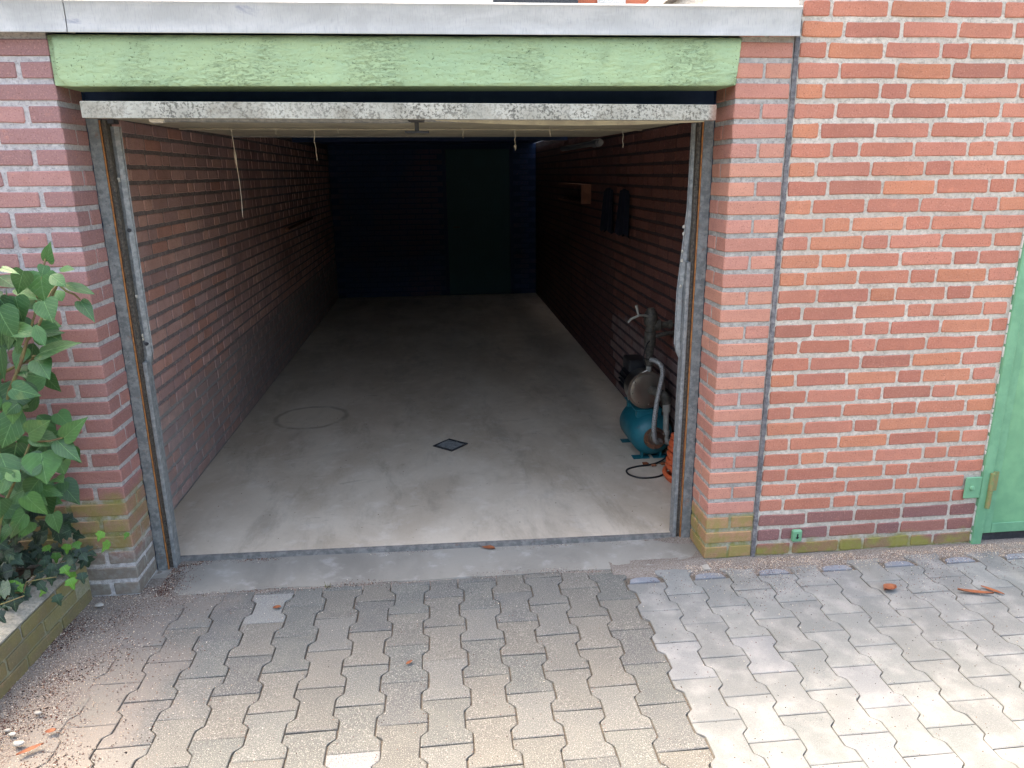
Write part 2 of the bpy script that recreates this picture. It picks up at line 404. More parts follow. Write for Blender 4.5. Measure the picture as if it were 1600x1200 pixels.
M['ivy_lime'] = m_leaf('young ivy leaf', sr((72, 124, 36)), sr((100, 150, 52)))
M['stem'] = metal_paint('stem', sr((96, 78, 54)), sr((110, 112, 66)), .8, .2)
M['dead'] = metal_paint('dead leaf', sr((122, 70, 46)), sr((140, 84, 52)), .7, .3, 60)
M['web'] = metal_paint('cobweb', sr((186, 180, 166)), sr((150, 146, 134)), .9, 0)
M['teal'] = metal_paint('teal enamel', sr((10, 92, 104)), sr((18, 106, 116)), .42, .2, 12, .15, .15)
M['black'] = metal_paint('black plastic', sr((22, 23, 26)), sr((34, 35, 38)), .45, 0)
M['blackiron'] = metal_paint('dull black iron', sr((52, 50, 46)), sr((84, 80, 72)), .6, .3, 60)
M['pipe'] = metal_paint('grey pipe', sr((138, 136, 128)), sr((160, 158, 148)), .6, .2)
M['cable'] = metal_paint('cable', sr((24, 26, 28)), sr((34, 36, 38)), .5, 0)
M['hose'] = metal_paint('orange hose', sr((188, 84, 48)), sr((204, 100, 60)), .55, .25, 30)
M['cloth'] = metal_paint('dark cloth', sr((16, 22, 38)), sr((24, 30, 48)), .95, 0, 20)
M['wood'] = metal_paint('old wood', sr((112, 72, 54)), sr((134, 90, 68)), .8, .2, 12)
M['haze_ceiling'] = metal_paint('ceiling', sr((46, 78, 128)), sr((54, 86, 136)), .9, .1, 5)  # navy glare of the dark interior put into the ceiling colour
M['pvc'] = metal_paint('pvc', sr((120, 122, 124)), sr((140, 142, 144)), .5, 0)
M['roofing'] = metal_paint('roofing', sr((60, 60, 62)), sr((80, 80, 82)), .9)
M['stone'] = metal_paint('pale pebble', sr((150, 146, 136)), sr((172, 168, 160)), .8, .1)
M['backdoor'] = metal_paint('back door green', sr((30, 72, 82)), sr((34, 76, 88)), .6, .1, 5)
b = NB('stainless'); b.bump(b.noise(200, 2, .5, b.vscale((1, 1, 8))), .1, .001); M['steel'] = b.fin(b.mix(b.noise(12, 4), sr((150, 146, 138)), sr((196, 191, 182))), .34, 1, .5)
b = NB('braid'); w = b.noise(420, 2, .5); b.bump(w, .9, .002); M['braid'] = b.fin(b.mix(b.rng(w, .4, .6), sr((80, 80, 78)), sr((190, 190, 186))), .45, .4, .5)
b = NB('copper ring'); M['rustring'] = b.fin(b.mix(b.noise(60, 4), sr((110, 70, 50)), sr((150, 112, 90))), .5, .5, .5)

# ------------------------------------------------------------------ brick meshes
def facing_brick(L, H=.0515, D=.05, jag=.0016):
    """local: x along wall 0..L, y into wall, z up. Rim bevelled, edges uneven"""
    c = .005
    out = [(c, 0), (L*.35, 0), (L*.7, 0), (L-c, 0), (L, c), (L, H-c), (L-c, H), (L*.6, H), (L*.3, H), (c, H), (0, H-c), (0, c)]
    out = [(x+R.uniform(-jag, jag), z+R.uniform(-jag, jag)) for x, z in out]
    n = len(out); cx, cz = L/2, H/2; v = []; bw = .0026
    for x, z in out:   # front
        v.append((x+(bw if x < cx else -bw), R.uniform(-.0006, .0006), z+(bw if z < cz else -bw)))
    for x, z in out: v.append((x, .0032, z))
    for x, z in out: v.append((x, D, z))
    f = [tuple(range(n))]+[(i+n, (i+1) % n+n, (i+1) % n, i) for i in range(n)]+[(i+2*n, (i+1) % n+2*n, (i+1) % n+n, i+n) for i in range(n)]
    me = bpy.data.meshes.new('brick'); me.from_pydata(v, [], f); me.update()
    return me
LEN = {'S': .209, 'K': .154, 'H': .0985}
def brick_set(mat, jag=.0022, H=.0515):
    d = {}
    for k, L in LEN.items():
        d[k] = []
        for _ in range(6):
            me = facing_brick(L, H, .05, jag); me.materials.append(mat); d[k].append(me)
    return d
def solid_brick(lx, ly, mat, H=.0515, jit=.0012):
    m = MB(); m.box((0, 0, 0), (lx, ly, H), .003, jit); me = bpy.data.meshes.new('brick'); me.from_pydata([tuple(p) for p in m.v], [], m.f); me.materials.append(mat); me.update(); return me

def pick(pal, w=None): 
    c = R.choice(pal); t = R.uniform(-.13, .01); return tuple(max(0, x*(1+t)) for x in c)
ORANGE = [sr((186, 122, 99)), sr((182, 117, 96)), sr((189, 126, 99)), sr((180, 118, 99)), sr((186, 123, 103)), sr((190, 125, 96)), sr((176, 113, 95)), sr((187, 124, 102))]
SALMON = [sr((188, 132, 113)), sr((182, 126, 110)), sr((191, 136, 115)), sr((184, 129, 114))]
MAUVE = [sr((160, 120, 115)), sr((152, 115, 112)), sr((166, 124, 118)), sr((148, 112, 109))]
PURPLE = [sr((140, 98, 92)), sr((130, 94, 92)), sr((146, 100, 90))]

# ------------------------------------------------------------------ ground, pavement, floor
g = MB().add([(-400, -400, -.05), (400, -400, -.05), (400, 400, -.05), (-400, 400, -.05)], [(0, 1, 2, 3)])
struct(g.build('ground', M['ground']))

def paver_mesh(mat, a=.0112, L=.2025, w=.1405, gap=.0028, worn=.0008):
    hx = w/2; q = L/4
    side = [(-L/2+gap/2, a), (-q-.013, a), (-q-.008, a*.8), (-q+.008, -a*.8), (-q+.013, -a), (q-.013, -a), (q-.008, -a*.8), (q+.008, a*.8), (q+.013, a), (L/2-gap/2, a)]
    out = [(hx-gap*.7+s, y) for y, s in side]+[(-(hx-gap*.7+s), y) for y, s in reversed(side)]
    out = [(x+R.uniform(-worn, worn), y+R.uniform(-worn, worn)) for x, y in out]
    n = len(out); v = [(x*(1-.003/.07), y*(1-.003/.1), 0) for x, y in out]+[(x, y, -.002) for x, y in out]+[(x, y, -.04) for x, y in out]
    f = [tuple(range(n))]+[(i+n, (i+1) % n+n, (i+1) % n, i) for i in range(n)]+[(i+2*n, (i+1) % n+2*n, (i+1) % n+n, i+n) for i in range(n)]
    me = bpy.data.meshes.new('paver'); me.from_pydata(v, [], f); me.materials.append(mat); me.update(); return me
old_m = [paver_mesh(M['paver_old'], w=.1386, gap=.0034, worn=.0011) for _ in range(8)]
new_m = [paver_mesh(M['paver_new'], gap=.0026) for _ in range(6)]
P_old = struct(MB().box((-2.62, -2.3, -.05), (-.378, .12, -.0085)).build('pavement', M['joint']))
P_new = struct(MB().box((-.376, -2.3, -.05), (2.2, -.03, -.008)).build('pavement', M['joint']))
OLDC = [sr((104, 105, 101)), sr((99, 101, 98)), sr((108, 108, 104)), sr((104, 103, 98)), sr((98, 99, 97)), sr((108, 106, 100))]
NEWC = [sr((118, 120, 118)), sr((115, 117, 115)), sr((121, 123, 120)), sr((117, 120, 118))]
for k in range(16):
    cx = -.4455-.1386*k if k < 16 else 0
    y0 = .0395+.010 if k % 2 == 0 else -.05175
    for j in range(12):
        cy = y0-.2025*j - (.1 if False else 0)
        if cy < -2.25 or cy > .1: continue
        col = pick(OLDC)
        if R.random() < .05: col = mixc(col, sr((160, 161, 158)), .35)
        if abs(cx+1.41) < .06 and abs(cy+.56) < .08: col = sr((134, 135, 133))
        if abs(cx+1.41) < .06 and abs(cy+1.0) < .1: col = sr((128, 129, 128))
        o = inst('paver', R.choice(old_m), P_old, (cx, cy, R.uniform(-.0016, .0008)), color=col,
                 rot=(R.uniform(-.012, .012), R.uniform(-.012, .012), R.uniform(-.012, .012)+(math.pi if R.random() < .5 else 0)))
for k in range(18):
    cx = -.3022+.1405*k; y0 = -.0425-.1 if k % 2 == 0 else -.0425-.2
    y0 = -.452+.2025 if k % 2 == 0 else -.35075+.2025
    for j in range(12):
        cy = y0-.2025*j
        if cy < -2.25: continue
        col = pick(NEWC)
        if R.random() < .1: col = mixc(col, sr((122, 124, 126)), .6)
        inst('paver', R.choice(new_m), P_new, (cx, cy, R.uniform(-.0008, .0008)), color=col,
             rot=(R.uniform(-.004, .004), R.uniform(-.004, .004), R.uniform(-.004, .004)+(math.pi if R.random() < .5 else 0)))
# half stones along the top of the new paving (bluish)
def half_paver(mat):
    me = bpy.data.meshes.new('paver'); pts = []
    for i in range(9):
        a = math.pi*i/8; pts.append((.062*math.cos(a), .028*math.sin(a)**.6))
    pts = [(.066, -.012)]+pts+[(-.066, -.012)]
    n = len(pts); v = [(x*.95, y*.92, 0) for x, y in pts]+[(x, y, -.003) for x, y in pts]+[(x, y, -.04) for x, y in pts]
    f = [tuple(range(n))]+[(i+n, (i+1) % n+n, (i+1) % n, i) for i in range(n)]+[(i+2*n, (i+1) % n+2*n, (i+1) % n+n, i+n) for i in range(n)]
    me.from_pydata(v, [], f); me.materials.append(mat); me.update(); return me
hp = half_paver(M['paver_new'])
for k in range(1, 18, 2):
    cx = -.3022+.1405*(k-1)
    inst('paver', hp, P_new, (cx, -.128, -.001), color=sr((116, 122, 130)))

# concrete apron and garage floor
def sheet(name, mat, x0, x1, y0f, y1f, nx, ny, zf, thick=.06, parent=None):
    """grid between y0f(x) and y1f(x) with height zf(x,y), skirt below"""
    v = []; f = []
    for i in range(nx+1):
        x = x0+(x1-x0)*i/nx
        for j in range(ny+1):
            y = y0f(x)+(y1f(x)-y0f(x))*j/ny; v.append((x, y, zf(x, y)))
    for i in range(nx):
        for j in range(ny):
            a = i*(ny+1)+j; f.append((a, a+ny+1, a+ny+2, a+1))
    rim = [i*(ny+1) for i in range(nx+1)]+[nx*(ny+1)+j for j in range(1, ny+1)]+[i*(ny+1)+ny for i in range(nx-1, -1, -1)]+[j for j in range(ny-1, 0, -1)]
    k = len(v); v += [(v[r][0], v[r][1], v[r][2]-thick) for r in rim]; m = len(rim)
    f += [(rim[i], k+i, k+(i+1) % m, rim[(i+1) % m]) for i in range(m)]
    return mesh_obj(name, v, f, mat, parent)
def edge_y(x): return .272-.022*(x+2.4)
apron = sheet('apron', M['apron'], XL-.01, .02, lambda x: -.020+.02*noise.noise(Vector((x*3, 0, 3))), lambda x: edge_y(x)-.012, 60, 8,
              lambda x, y: .004+.004*noise.noise(Vector((x*5, y*6, 1))), .045)
struct(apron)
floor = sheet('floor', M['floor'], XIL+.001, XIR-.001, lambda x: edge_y(x)+.012, lambda x: 7.5, 40, 60,
              lambda x, y: .017+.0025*noise.noise(Vector((x*1.1, y*.9, 7)))+.0035*max(0, 1-abs(math.hypot(x+2.04, y-2.22)-.23)/.03)*(y < 2.35), .06)
struct(floor)
th = MB()
for i in range(12):
    xa, xb = -2.33+2.26*i/12, -2.33+2.26*(i+1)/12
    th.add([(xa, edge_y(xa)-.010, .0), (xb, edge_y(xb)-.010, .0), (xb, edge_y(xb)-.009, .021), (xa, edge_y(xa)-.009, .021),
            (xb, edge_y(xb)+.011, .023), (xa, edge_y(xa)+.011, .023), (xb, edge_y(xb)+.011, .0), (xa, edge_y(xa)+.011, .0)],
           [(0, 1, 2, 3), (3, 2, 4, 5), (5, 4, 6, 7)])
tag(th.build('threshold_strip', M['threshold']), 'narrow grey steel strip along the edge of the garage floor', 'threshold')

# sand drifts: height fields that dip below the pavers so the border is ragged
def drift(name, x0, x1, y0, y1, nx, ny, hf, mat=M['sand']):
    o = sheet(name, mat, x0, x1, lambda x: y0, lambda x: y1, nx, ny, hf, .02); o['kind'] = 'stuff'; return o
def n2(x, y, s, k=0): return noise.fractal(Vector((x*s, y*s, k)), 1, 2, 4)
def h_left(x, y):
    d = (x+2.60)
    e = .44-.16*max(0, min(1, (-y-.2)/.8)) if y < 0 else .5
    if y > -.12: e = .55+max(0, y+.12)*3
    t = 1-d/e
    return -.006+.014*max(-1, min(1.2, t))+.0035*n2(x, y, 5)
drift('sand', -2.60, -1.9, -1.6, .12, 120, 220, h_left)
drift('sand', -.42, 1.75, -.19, .03, 220, 40, lambda x, y: -.007+.012*max(-1, min(1, (y+.105+.02*math.sin(x*5))/.05))+.003*n2(x, y, 9, 4))
drift('sand', -2.37, .0, -.055, .262, 240, 40, lambda x, y: -.0075+.0085*max(0, 1-abs(y-edge_y(x)+.02)/.05)+.009*max(0, 1-abs(y+.012)/.045)
      + .010*max(0, 1-(x+2.37)/.22)+.012*max(0, 1-(-x)/.28)+.004*n2(x, y, 7, 9))
def crumbs(name, n, sampler, mat, r0, r1, lbl=None):
    m = MB()
    for _ in range(n):
        x, y, z = sampler(); r = R.uniform(r0, r1); a = R.uniform(0, 6.3)
        c, s = math.cos(a)*r, math.sin(a)*r; k = R.uniform(.45, 1)
        m.v += [Vector((x+c, y+s, z)), Vector((x-s*k, y+c*k, z)), Vector((x-c, y-s, z)), Vector((x+s*k, y-c*k, z)), Vector((x, y, z+r*.8)), Vector((x, y, z-r*.3))]
        q = len(m.v)-6
        for i in range(4): m.f += [(q+i, q+(i+1) % 4, q+4), (q+(i+1) % 4, q+i, q+5)]
    o = mesh_obj(name, m.v, m.f, mat); o['kind'] = 'stuff'; return o
def s_left():
    while True:
        y = R.uniform(-1.45, .05); x = -2.6+abs(R.gauss(0, .2)); 
        if noise.noise(Vector((x*6, y*6, 2)))+.25 > R.random()*.9: break
    return x, y, max(h_left(x, y), 0)+.0015
crumbs('leaf_litter', 5500, s_left, M['crumbs'], .0012, .0034)
def s_left2():
    y = R.uniform(-1.45, .05); x = -2.6+abs(R.gauss(0, .25)); return x, y, max(h_left(x, y), 0)+.001
crumbs('sand_grains', 7000, s_left2, M['grains'], .001, .0024)
def s_line():
    x = R.choice([R.uniform(-2.33, -.05), R.uniform(-2.33, -1.6), R.uniform(-2.33, -2.2)]); y = edge_y(x)-.012-abs(R.gauss(0, .016)); return x, y, .003
crumbs('leaf_litter', 1500, s_line, M['crumbs'], .0012, .003)
def s_apr():
    while True:
        x = R.uniform(-2.2, -.1); y = R.gauss(-.012, .014)
        if noise.noise(Vector((x*4, 0, 8))) > -.1: break
    return x, y, .003
crumbs('leaf_litter', 1300, s_apr, M['crumbs'], .0012, .003)
def s_corner():
    return XL+.06+abs(R.gauss(0, .05)), .03+R.uniform(-.06, .2), .008
crumbs('leaf_litter', 900, s_corner, M['crumbs'], .0012, .0032)
def s_rw():
    x = R.uniform(-.1, 1.6); y = -.02-abs(R.gauss(0, .055)); return x, y, .005
crumbs('sand_grains', 6000, s_rw, M['grains'], .001, .0024)
def s_all():
    x = R.uniform(-2.2, 1.5); y = R.uniform(-1.4, -.03)
    if R.random() < .5:   # collect in joints of the old paving
        k = round((x+.4455-.0693)/.1386); x = -.4455+.0693+k*.1386+R.gauss(0, .004) if x < -.4 else x
    return x, y, .0012
crumbs('leaf_litter', 2600, s_all, M['crumbs'], .0009, .0026)
def s_rt():
    while True:
        x = R.uniform(-.3, 1.6); y = -.08-abs(R.gauss(0, .16))
        if noise.noise(Vector((x*3, y*3, 5)))+.2 > R.random()*.8: break
    return x, y, .0015
crumbs('leaf_litter', 1600, s_rt, M['crumbs'], .0009, .0026)
def s_fl():
    return R.uniform(-2.4, .2), R.uniform(.3, 3.5), .0195
crumbs('leaf_litter', 260, s_fl, M['crumbs'], .001, .0035)

# ------------------------------------------------------------------ walls
# right tall wall
SET_R = brick_set(M['brick_right'], .0018)
rows = {33:'KSSSSSSSS',32:'HSSSSHSSS',31:'KSSSSSSSS',30:'HSSHSSHSS',29:'KSSSSHSSS',28:'HSHSSSSSS',27:'KSSSSHSS',26:'HSSSHSSSS',25:'KHSSHSSSS',24:'HSSHSSSHS',
 23:'KSSSHSSS',22:'HSSSHSSS',21:'KHSHSSSS',20:'HSHSSSSS',19:'KHSSHSS',18:'HSSHSK',17:'KSHSHSS',16:'HSSHSHS',15:'KSHSSS',14:'HSHSSK',13:'KSSSSK',
 12:'HSSHSH',11:'KSHSHS',10:'HSSHSK',9:'KSHSSS',8:'HSSSHK',7:'KHSSHS',6:'HSSHSK',5:'KSSHSS',4:'HSHSSS',3:'SSSSS',2:'HSSHSK',1:'KSHSHS'}
XW0, XW1 = .236, 1.243
wr = MB(); wr.box((XW0-.022, .0045, -.04), (XW1, .3, 2.62)); wr = wr.build('brick_wall', M['mortar_right'])
tag(wr, 'tall orange-red brick wall with beige joints between garage and green door', 'wall')
def cut_brick(L, mat, d=.05, H=.0515): me = facing_brick(L, H, d, .0018); me.materials.append(mat); return me
for k, pat in rows.items():
    z = (k-1)*C7+.010+.0; x = XW0+R.uniform(-.001, .001)
    for ch in pat:
        L = LEN[ch]; lim = XW1-.004
        if k == 4: lim = 1.243-.004
        if k in (4, 5) : lim = 1.163 if k == 5 else 1.185
        if x+L > lim:
            L2 = lim-x
            if L2 > .03:
                o = inst('brick', cut_brick(L2, M['brick_right']), wr, (x, R.uniform(-.0012, .0012), z), color=pick(ORANGE if k > 3 else PURPLE))
            break
        col = pick(ORANGE) if k > 3 else pick(PURPLE)
        if R.random() < .04: col = mixc(col, sr((146, 96, 82)), .5)
        o = inst('brick', R.choice(SET_R[ch]), wr, (x, R.uniform(-.0015, .0012), z+R.uniform(-.0012, .0012)), color=col)
        o.rotation_euler = (0, R.uniform(-.006, .006), 0)
        x += L+.0125+R.uniform(-.0015, .0015)
# part of that wall above the green door and to its right
up_w = MB().box((XW1, .0045, 2.1), (2.6, .3, 2.62)).build('lintel', M['mortar_right'], wr)

# right pier of the garage
wp = MB(); wp.box((.0045, .0045, -.04), (.213, .2, 2.18)); wp = wp.build('brick_pier', M['mortar_pier'])
tag(wp, 'salmon brick pier at the right side of the garage opening', 'pier')
sb = {q: [solid_brick(*q, M['brick_pier']) for _ in range(4)] for q in ((.2075, .099), (.1, .192), (.097, .09), (.0985, .08))}
for k in range(1, 32):
    z = (k-1)*C7+.010; c = lambda: (mixc(pick(SALMON), pick(PURPLE), .0 if k > 1 else .2))
    j = lambda: R.uniform(-.0008, .0008)
    if k % 2 == 1 and k > 1 or k == 29+0:
        pass
    if k % 2 == 0:   # stretcher in front, header + closer in the reveal
        inst('brick', R.choice(sb[(.2075, .099)]), wp, (j(), j(), z), color=c())
        inst('brick', R.choice(sb[(.0985, .08)]), wp, (j(), .112, z), color=c())
    else:
        inst('brick', R.choice(sb[(.1, .192)]), wp, (j(), j(), z), color=c())
        inst('brick', R.choice(sb[(.097, .09)]), wp, (.1115, j(), z), color=c())
# dark uneven joint between pier and wall
jm = MB(); n = 160; vv = []
for i in range(n+1):
    z = -.01+2.21*i/n
    w0 = .2095+.0025*noise.noise(Vector((0, 0, z*30))); w1 = .233+.0035*noise.noise(Vector((5, 0, z*26)))+.003*noise.noise(Vector((5, 0, z*90)))
    d = -.0022+.0022*noise.noise(Vector((9, 0, z*40)))
    vv += [(w0, .012, z), (w0+.004, d, z), ((w0+w1)/2, d-.0012+.0015*noise.noise(Vector((3, 0, z*60))), z), (w1-.003, d, z), (w1, .012, z)]
jm.add(vv, [(i*5+a, i*5+a+1, i*5+6+a, i*5+5+a) for i in range(n) for a in range(4)])
jm.build('mortar_joint', M['mortar_dark'], wp, True)

# left pier
SET_L = brick_set(M['brick_left'], .0019)
XLW = -3.6
wl = MB().box((XLW, .0045, -.04), (XL-.0045, .2, 2.12)).build('brick_pier', M['mortar_left'])
tag(wl, 'mauve-pink brick pier behind the plants left of the garage opening', 'pier')
lb = {q: [solid_brick(*q, M['brick_left']) for _ in range(5)] for q in ((.209, .099), (.099, .192), (.0985, .08))}
for k in range(1, 31):
    z = (k-1)*C7+.010; j = lambda: R.uniform(-.001, .001)
    if k % 2 == 0:
        inst('brick', R.choice(lb[(.209, .099)]), wl, (XL-.209+j(), j(), z), color=pick(MAUVE))
        inst('brick', R.choice(lb[(.0985, .08)]), wl, (XL-.0985+j(), .112, z), color=pick(MAUVE)); x = XL-.209-.0165
    else:
        inst('brick', R.choice(lb[(.099, .192)]), wl, (XL-.099+j(), j(), z), color=pick(MAUVE)); x = XL-.099-.0165
    prev = 'x'
    while x > XLW+.1:
        ch = R.choice('SSSSH' if prev != 'H' else 'S')
        if k % 2 == 1 and prev == 'x' and k < 12 and R.random() < .6: ch = 'H'
        L = LEN[ch]; prev = ch
        if x-L < XLW: break
        o = inst('brick', R.choice(SET_L[ch]), wl, (x-L, j()*1.3, z+j()), color=pick(MAUVE)); x -= L+.0155+R.uniform(-.002, .002)

# inner side walls
def side_wall(name, xf, sgn, y0, y1, rows_n, label, cols, near0):
    """sgn +1: faces +x (left wall), -1: faces -x"""
    m = MB()
    x0, x1 = (xf-.11, xf-.0035) if sgn > 0 else (xf+.0035, xf+.11)
    m.box((x0, y0, -.04), (x1, y1, 2.03)); w = m.build(name, M['mortar_inner' if sgn > 0 else 'mortar_shaded']); tag(w, label, 'wall')
    sets = brick_set(M['brick_inner'], .0014); fars = []; cand = []
    for k in range(1, rows_n+1):
        z = (k-1)*C7+.022; y = y0+.0+R.uniform(0, .11)*(k % 2)+.02*(1-k % 2)
        prev = ''
        while y < y1-.1:
            ch = R.choice('SSSSHHK' if prev != 'H' else 'SSSK'); prev = ch; L = LEN[ch]
            if y+L > y1: break
            cand.append((y, z, ch, L)); y += L+.008+R.uniform(0, .006)
    vis = [c for c in cand if c[0] > near0]; vis.sort(key=lambda c: (c[0]+1.2)**2+(c[1]-1.6)**2*.5)
    near = vis[:300]; ns = set(near)
    for y, z, ch, L in near:
        d = R.uniform(-.0012, .0012); me = R.choice(sets[ch])
        if sgn > 0: o = inst('brick', me, w, (xf+d, y, z), math.pi/2, pick(cols))
        else: o = inst('brick', me, w, (xf+d, y+L, z), -math.pi/2, pick(cols))
    fm = MB()
    for c in cand:
        if c in ns: continue
        y, z, ch, L = c; d = R.uniform(-.0012, .0012)
        if sgn > 0: fm.box((xf-.05, y, z), (xf+d, y+L, z+.054), 0, .0008)
        else: fm.box((xf+d, y, z), (xf+.05, y+L, z+.054), 0, .0008)
    o = fm.build('far_bricks', M['brick_inner_far' if sgn > 0 else 'shaded_brick'], w); o['kind'] = 'stuff'
    return w
side_wall('brick_wall', XIL, 1, .2, 7.5, 28, 'long dusky brick wall down the left side inside the garage', PINK+[sr((208, 158, 144))], .2)
side_wall('brick_wall', XIR, -1, .2, 7.5, 28, 'brick wall toned darker as if in shade, down the right side inside the garage behind the pump', [sr((112, 72, 66)), sr((100, 64, 60)), sr((120, 78, 70))], .75)  # right bricks coloured darker than the left for weaker light
# back wall
bw = MB().box((XIL-.1, 7.507, -.04), (XIR+.1, 7.6, 2.03)).build('brick_wall', M['haze_wall']); tag(bw, 'unlit back wall at the far end of the garage', 'wall')
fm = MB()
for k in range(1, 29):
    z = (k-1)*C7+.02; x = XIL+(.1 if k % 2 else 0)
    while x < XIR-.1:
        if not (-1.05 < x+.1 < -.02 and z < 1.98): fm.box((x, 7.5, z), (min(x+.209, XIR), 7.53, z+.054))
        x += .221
o = fm.build('far_bricks', M['haze_brick'], bw); o['kind'] = 'stuff'
# roof slab
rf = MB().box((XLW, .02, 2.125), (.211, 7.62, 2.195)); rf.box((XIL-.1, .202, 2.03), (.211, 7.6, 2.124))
rf = rf.build('garage_roof', M['haze_ceiling']); tag(rf, 'flat concrete garage roof seen from below behind the open door', 'roof')
for yy in (2.9, 5.0):
    MB().box((XIL, yy, 1.965), (XIR, yy+.09, 2.0295)).build('joist', M['darkboard'], rf)
MB().box((XLW, .0, 2.197), (.20, 7.6, 2.206)).build('roofing_felt', M['roofing'], rf)
# neighbour building mass behind the tall wall
nb = MB().box((.352, .302, -.04), (4.2, 6.5, 2.62)).box((.3, .25, 2.622), (4.3, 6.6, 2.7)).build('neighbouring_building', M['mortar_pier'])
tag(nb, 'plain building body behind the tall orange brick wall', 'building')

# ------------------------------------------------------------------ lintel, fascia
def lintel():
    m = MB(); nx, nz = 420, 34; z0, z1 = 1.944, 2.104
    v = []
    for i in range(nx+1):
        t = i/nx
        for j in range(nz+1):
            s = j/nz; z = z0+(z1-z0)*s
            xa = -2.357-.0+(.028*max(0, 1-s*4)**2)-.004*s*0+.003*noise.noise(Vector((0, 7, z*40)))
            xb = .012-(.022*max(0, 1-s*4)**2)-.014*(1-s)+.003*noise.noise(Vector((0, 3, z*40)))
            x = xa+(xb-xa)*t
            P = Vector((x*6, 0, z*34)); d = .0024*noise.fractal(P, .8, 2, 4)+.0026*noise.fractal(Vector((x*38, 2, z*120)), .7, 2, 3)
            e = min(1, min(s, 1-s)*22)*1.0; rnd = .004*(1-e)
            if t in (0, 1): d = .01
            v.append((x, -.012+rnd+d, z))
    f = [(i*(nz+1)+j, (i+1)*(nz+1)+j, (i+1)*(nz+1)+j+1, i*(nz+1)+j+1) for i in range(nx) for j in range(nz)]
    m.add(v, f); o = m.build('lintel_beam', M['lintel'], None, True)
    return o
lin = lintel(); tag(lin, 'rough green painted concrete beam over the garage opening', 'beam')
MB().box((XL-.0, .004, 1.947), (.003, .2, 2.104)).build('beam_core', M['lintel'], lin)
# dark header board behind the beam
hb = MB().box((XL, .215, 1.90), (0, .26, 2.0295)).build('header_board', M['darkboard']); tag(hb, 'dark blue-black board above the raised garage door', 'board')
fa = thing('roof_fascia', 'silver-grey metal trim running along the garage roof edge', 'fascia', (-1.2, -.03, 2.1))
def fpanel(x0, x1):
    m = MB(); nx = 40; v = []
    prof = [(-.030, 2.1065), (-.036, 2.1065), (-.036, 2.112), (-.0335, 2.116), (-.032, 2.150), (-.032, 2.188), (-.034, 2.197), (-.036, 2.201), (-.030, 2.2075), (.04, 2.2085)]
    for i in range(nx+1):
        x = x0+(x1-x0)*i/nx
        for y, z in prof: v.append((x, y+.0012*noise.noise(Vector((x*3, 0, z*9))), z))
    p = len(prof); m.add(v, [(i*p+j, (i+1)*p+j, (i+1)*p+j+1, i*p+j+1) for i in range(nx) for j in range(p-1)])
    m.add([(x1, y, z) for y, z in prof]+[(x1, .02, 2.11)], [tuple(range(p+1))]); m.add([(x0, y, z) for y, z in prof]+[(x0, .02, 2.11)], [tuple(range(p+1))])
    o = m.build('trim_panel', M['fascia'], fa, True); o.location = (1.2, .03, -2.1); return o
fpanel(XLW, -2.292); fpanel(-2.2885, .213)

# ------------------------------------------------------------------ tilting door and its frame
dr = thing('garage_door', 'raised cream metal garage door with weathered speckled bottom rail', 'door', (-1.18, 0, 1.85))
def dpart(m, name, mat, smooth=False): o = m.build(name, mat, dr, smooth); o.location = (1.18, 0, -1.85); return o
zl = lambda x, z: z-.0085*(x+2.29)   # slight sag to the right
rl = MB(); xs = [-2.288+2.208*i/60 for i in range(61)]
rv = []
for x in xs:
    e = .0012*noise.noise(Vector((x*20, 1, 0))); 
    for y, z in ((-.033, 1.842), (-.034, 1.893), (-.026, 1.896), (.012, 1.896), (.012, 1.842)): rv.append((x, y+e, zl(x, z)+e*(z < 1.85)))
rl.add(rv, [(i*5+a, i*5+(a+1) % 5, i*5+5+(a+1) % 5, i*5+5+a) for i in range(60) for a in range(5)]+[(0, 1, 2, 3, 4), (300, 301, 302, 303, 304)])
dpart(rl, 'bottom_rail', M['rail'])
pn = MB()
def dz(x, y): return 1.852+.012*y-.0085*(x+2.29)
nx, ny = 44, 12
pv = [(-2.285+2.2*i/nx, .013+1.93*j/ny, dz(-2.285+2.2*i/nx, .013+1.93*j/ny)+(-.010 if i % 4 < 2 else 0)*0) for i in range(nx+1) for j in range(ny+1)]
pn.add(pv, [(i*(ny+1)+j, (i+1)*(ny+1)+j, (i+1)*(ny+1)+j+1, i*(ny+1)+j+1) for i in range(nx) for j in range(ny)])
pn.add([(a, b2, dz(a, b2)+.02) for a, b2 in ((-2.285, .013), (-.085, .013), (-.085, 1.943), (-2.285, 1.943))], [(0, 1, 2, 3)])
dpart(pn, 'panel', M['cream'])
for y in (.9,):
    q = MB().box((-2.27, y, 1.846+.012*y), (-.10, y+.03, 1.852+.012*y-.002)); 
    for v in q.v: v.z -= .0085*(v.x+2.29)
    dpart(q, 'rib', M['cream'])
q = MB().box((-2.285, 1.90, 1.868), (-.085, 1.945, 1.893))
for v in q.v: v.z -= .0085*(v.x+2.29)*.6
dpart(q, 'top_rail', M['galv'])
dpart(MB().tube([(-2.06, .08, 1.846), (-1.6, .085, 1.842), (-1.19, .09, 1.838)], .0125, 8), 'lock_rod', M['galv'], True)
dpart(MB().tube([(-1.17, .09, 1.838), (-.9, .12, 1.834), (-.65, .17, 1.833), (-.3, .22, 1.834), (-.12, .25, 1.838)], .008, 6), 'lock_rod', M['galv'], True)
dpart(MB().box((-2.105, .06, 1.832), (-2.055, .10, 1.852), .003, .002), 'rod_bracket', M['white'])
dpart(MB().box((-1.20, .07, 1.83), (-1.14, .13, 1.856), .003), 'lock_case', M['darkmetal'])
dpart(MB().box((-1.178, .095, 1.80), (-1.162, .105, 1.832)).box((-1.215, .09, 1.792), (-1.125, .11, 1.80), .002), 'handle', M['darkmetal'])
q = MB(); 
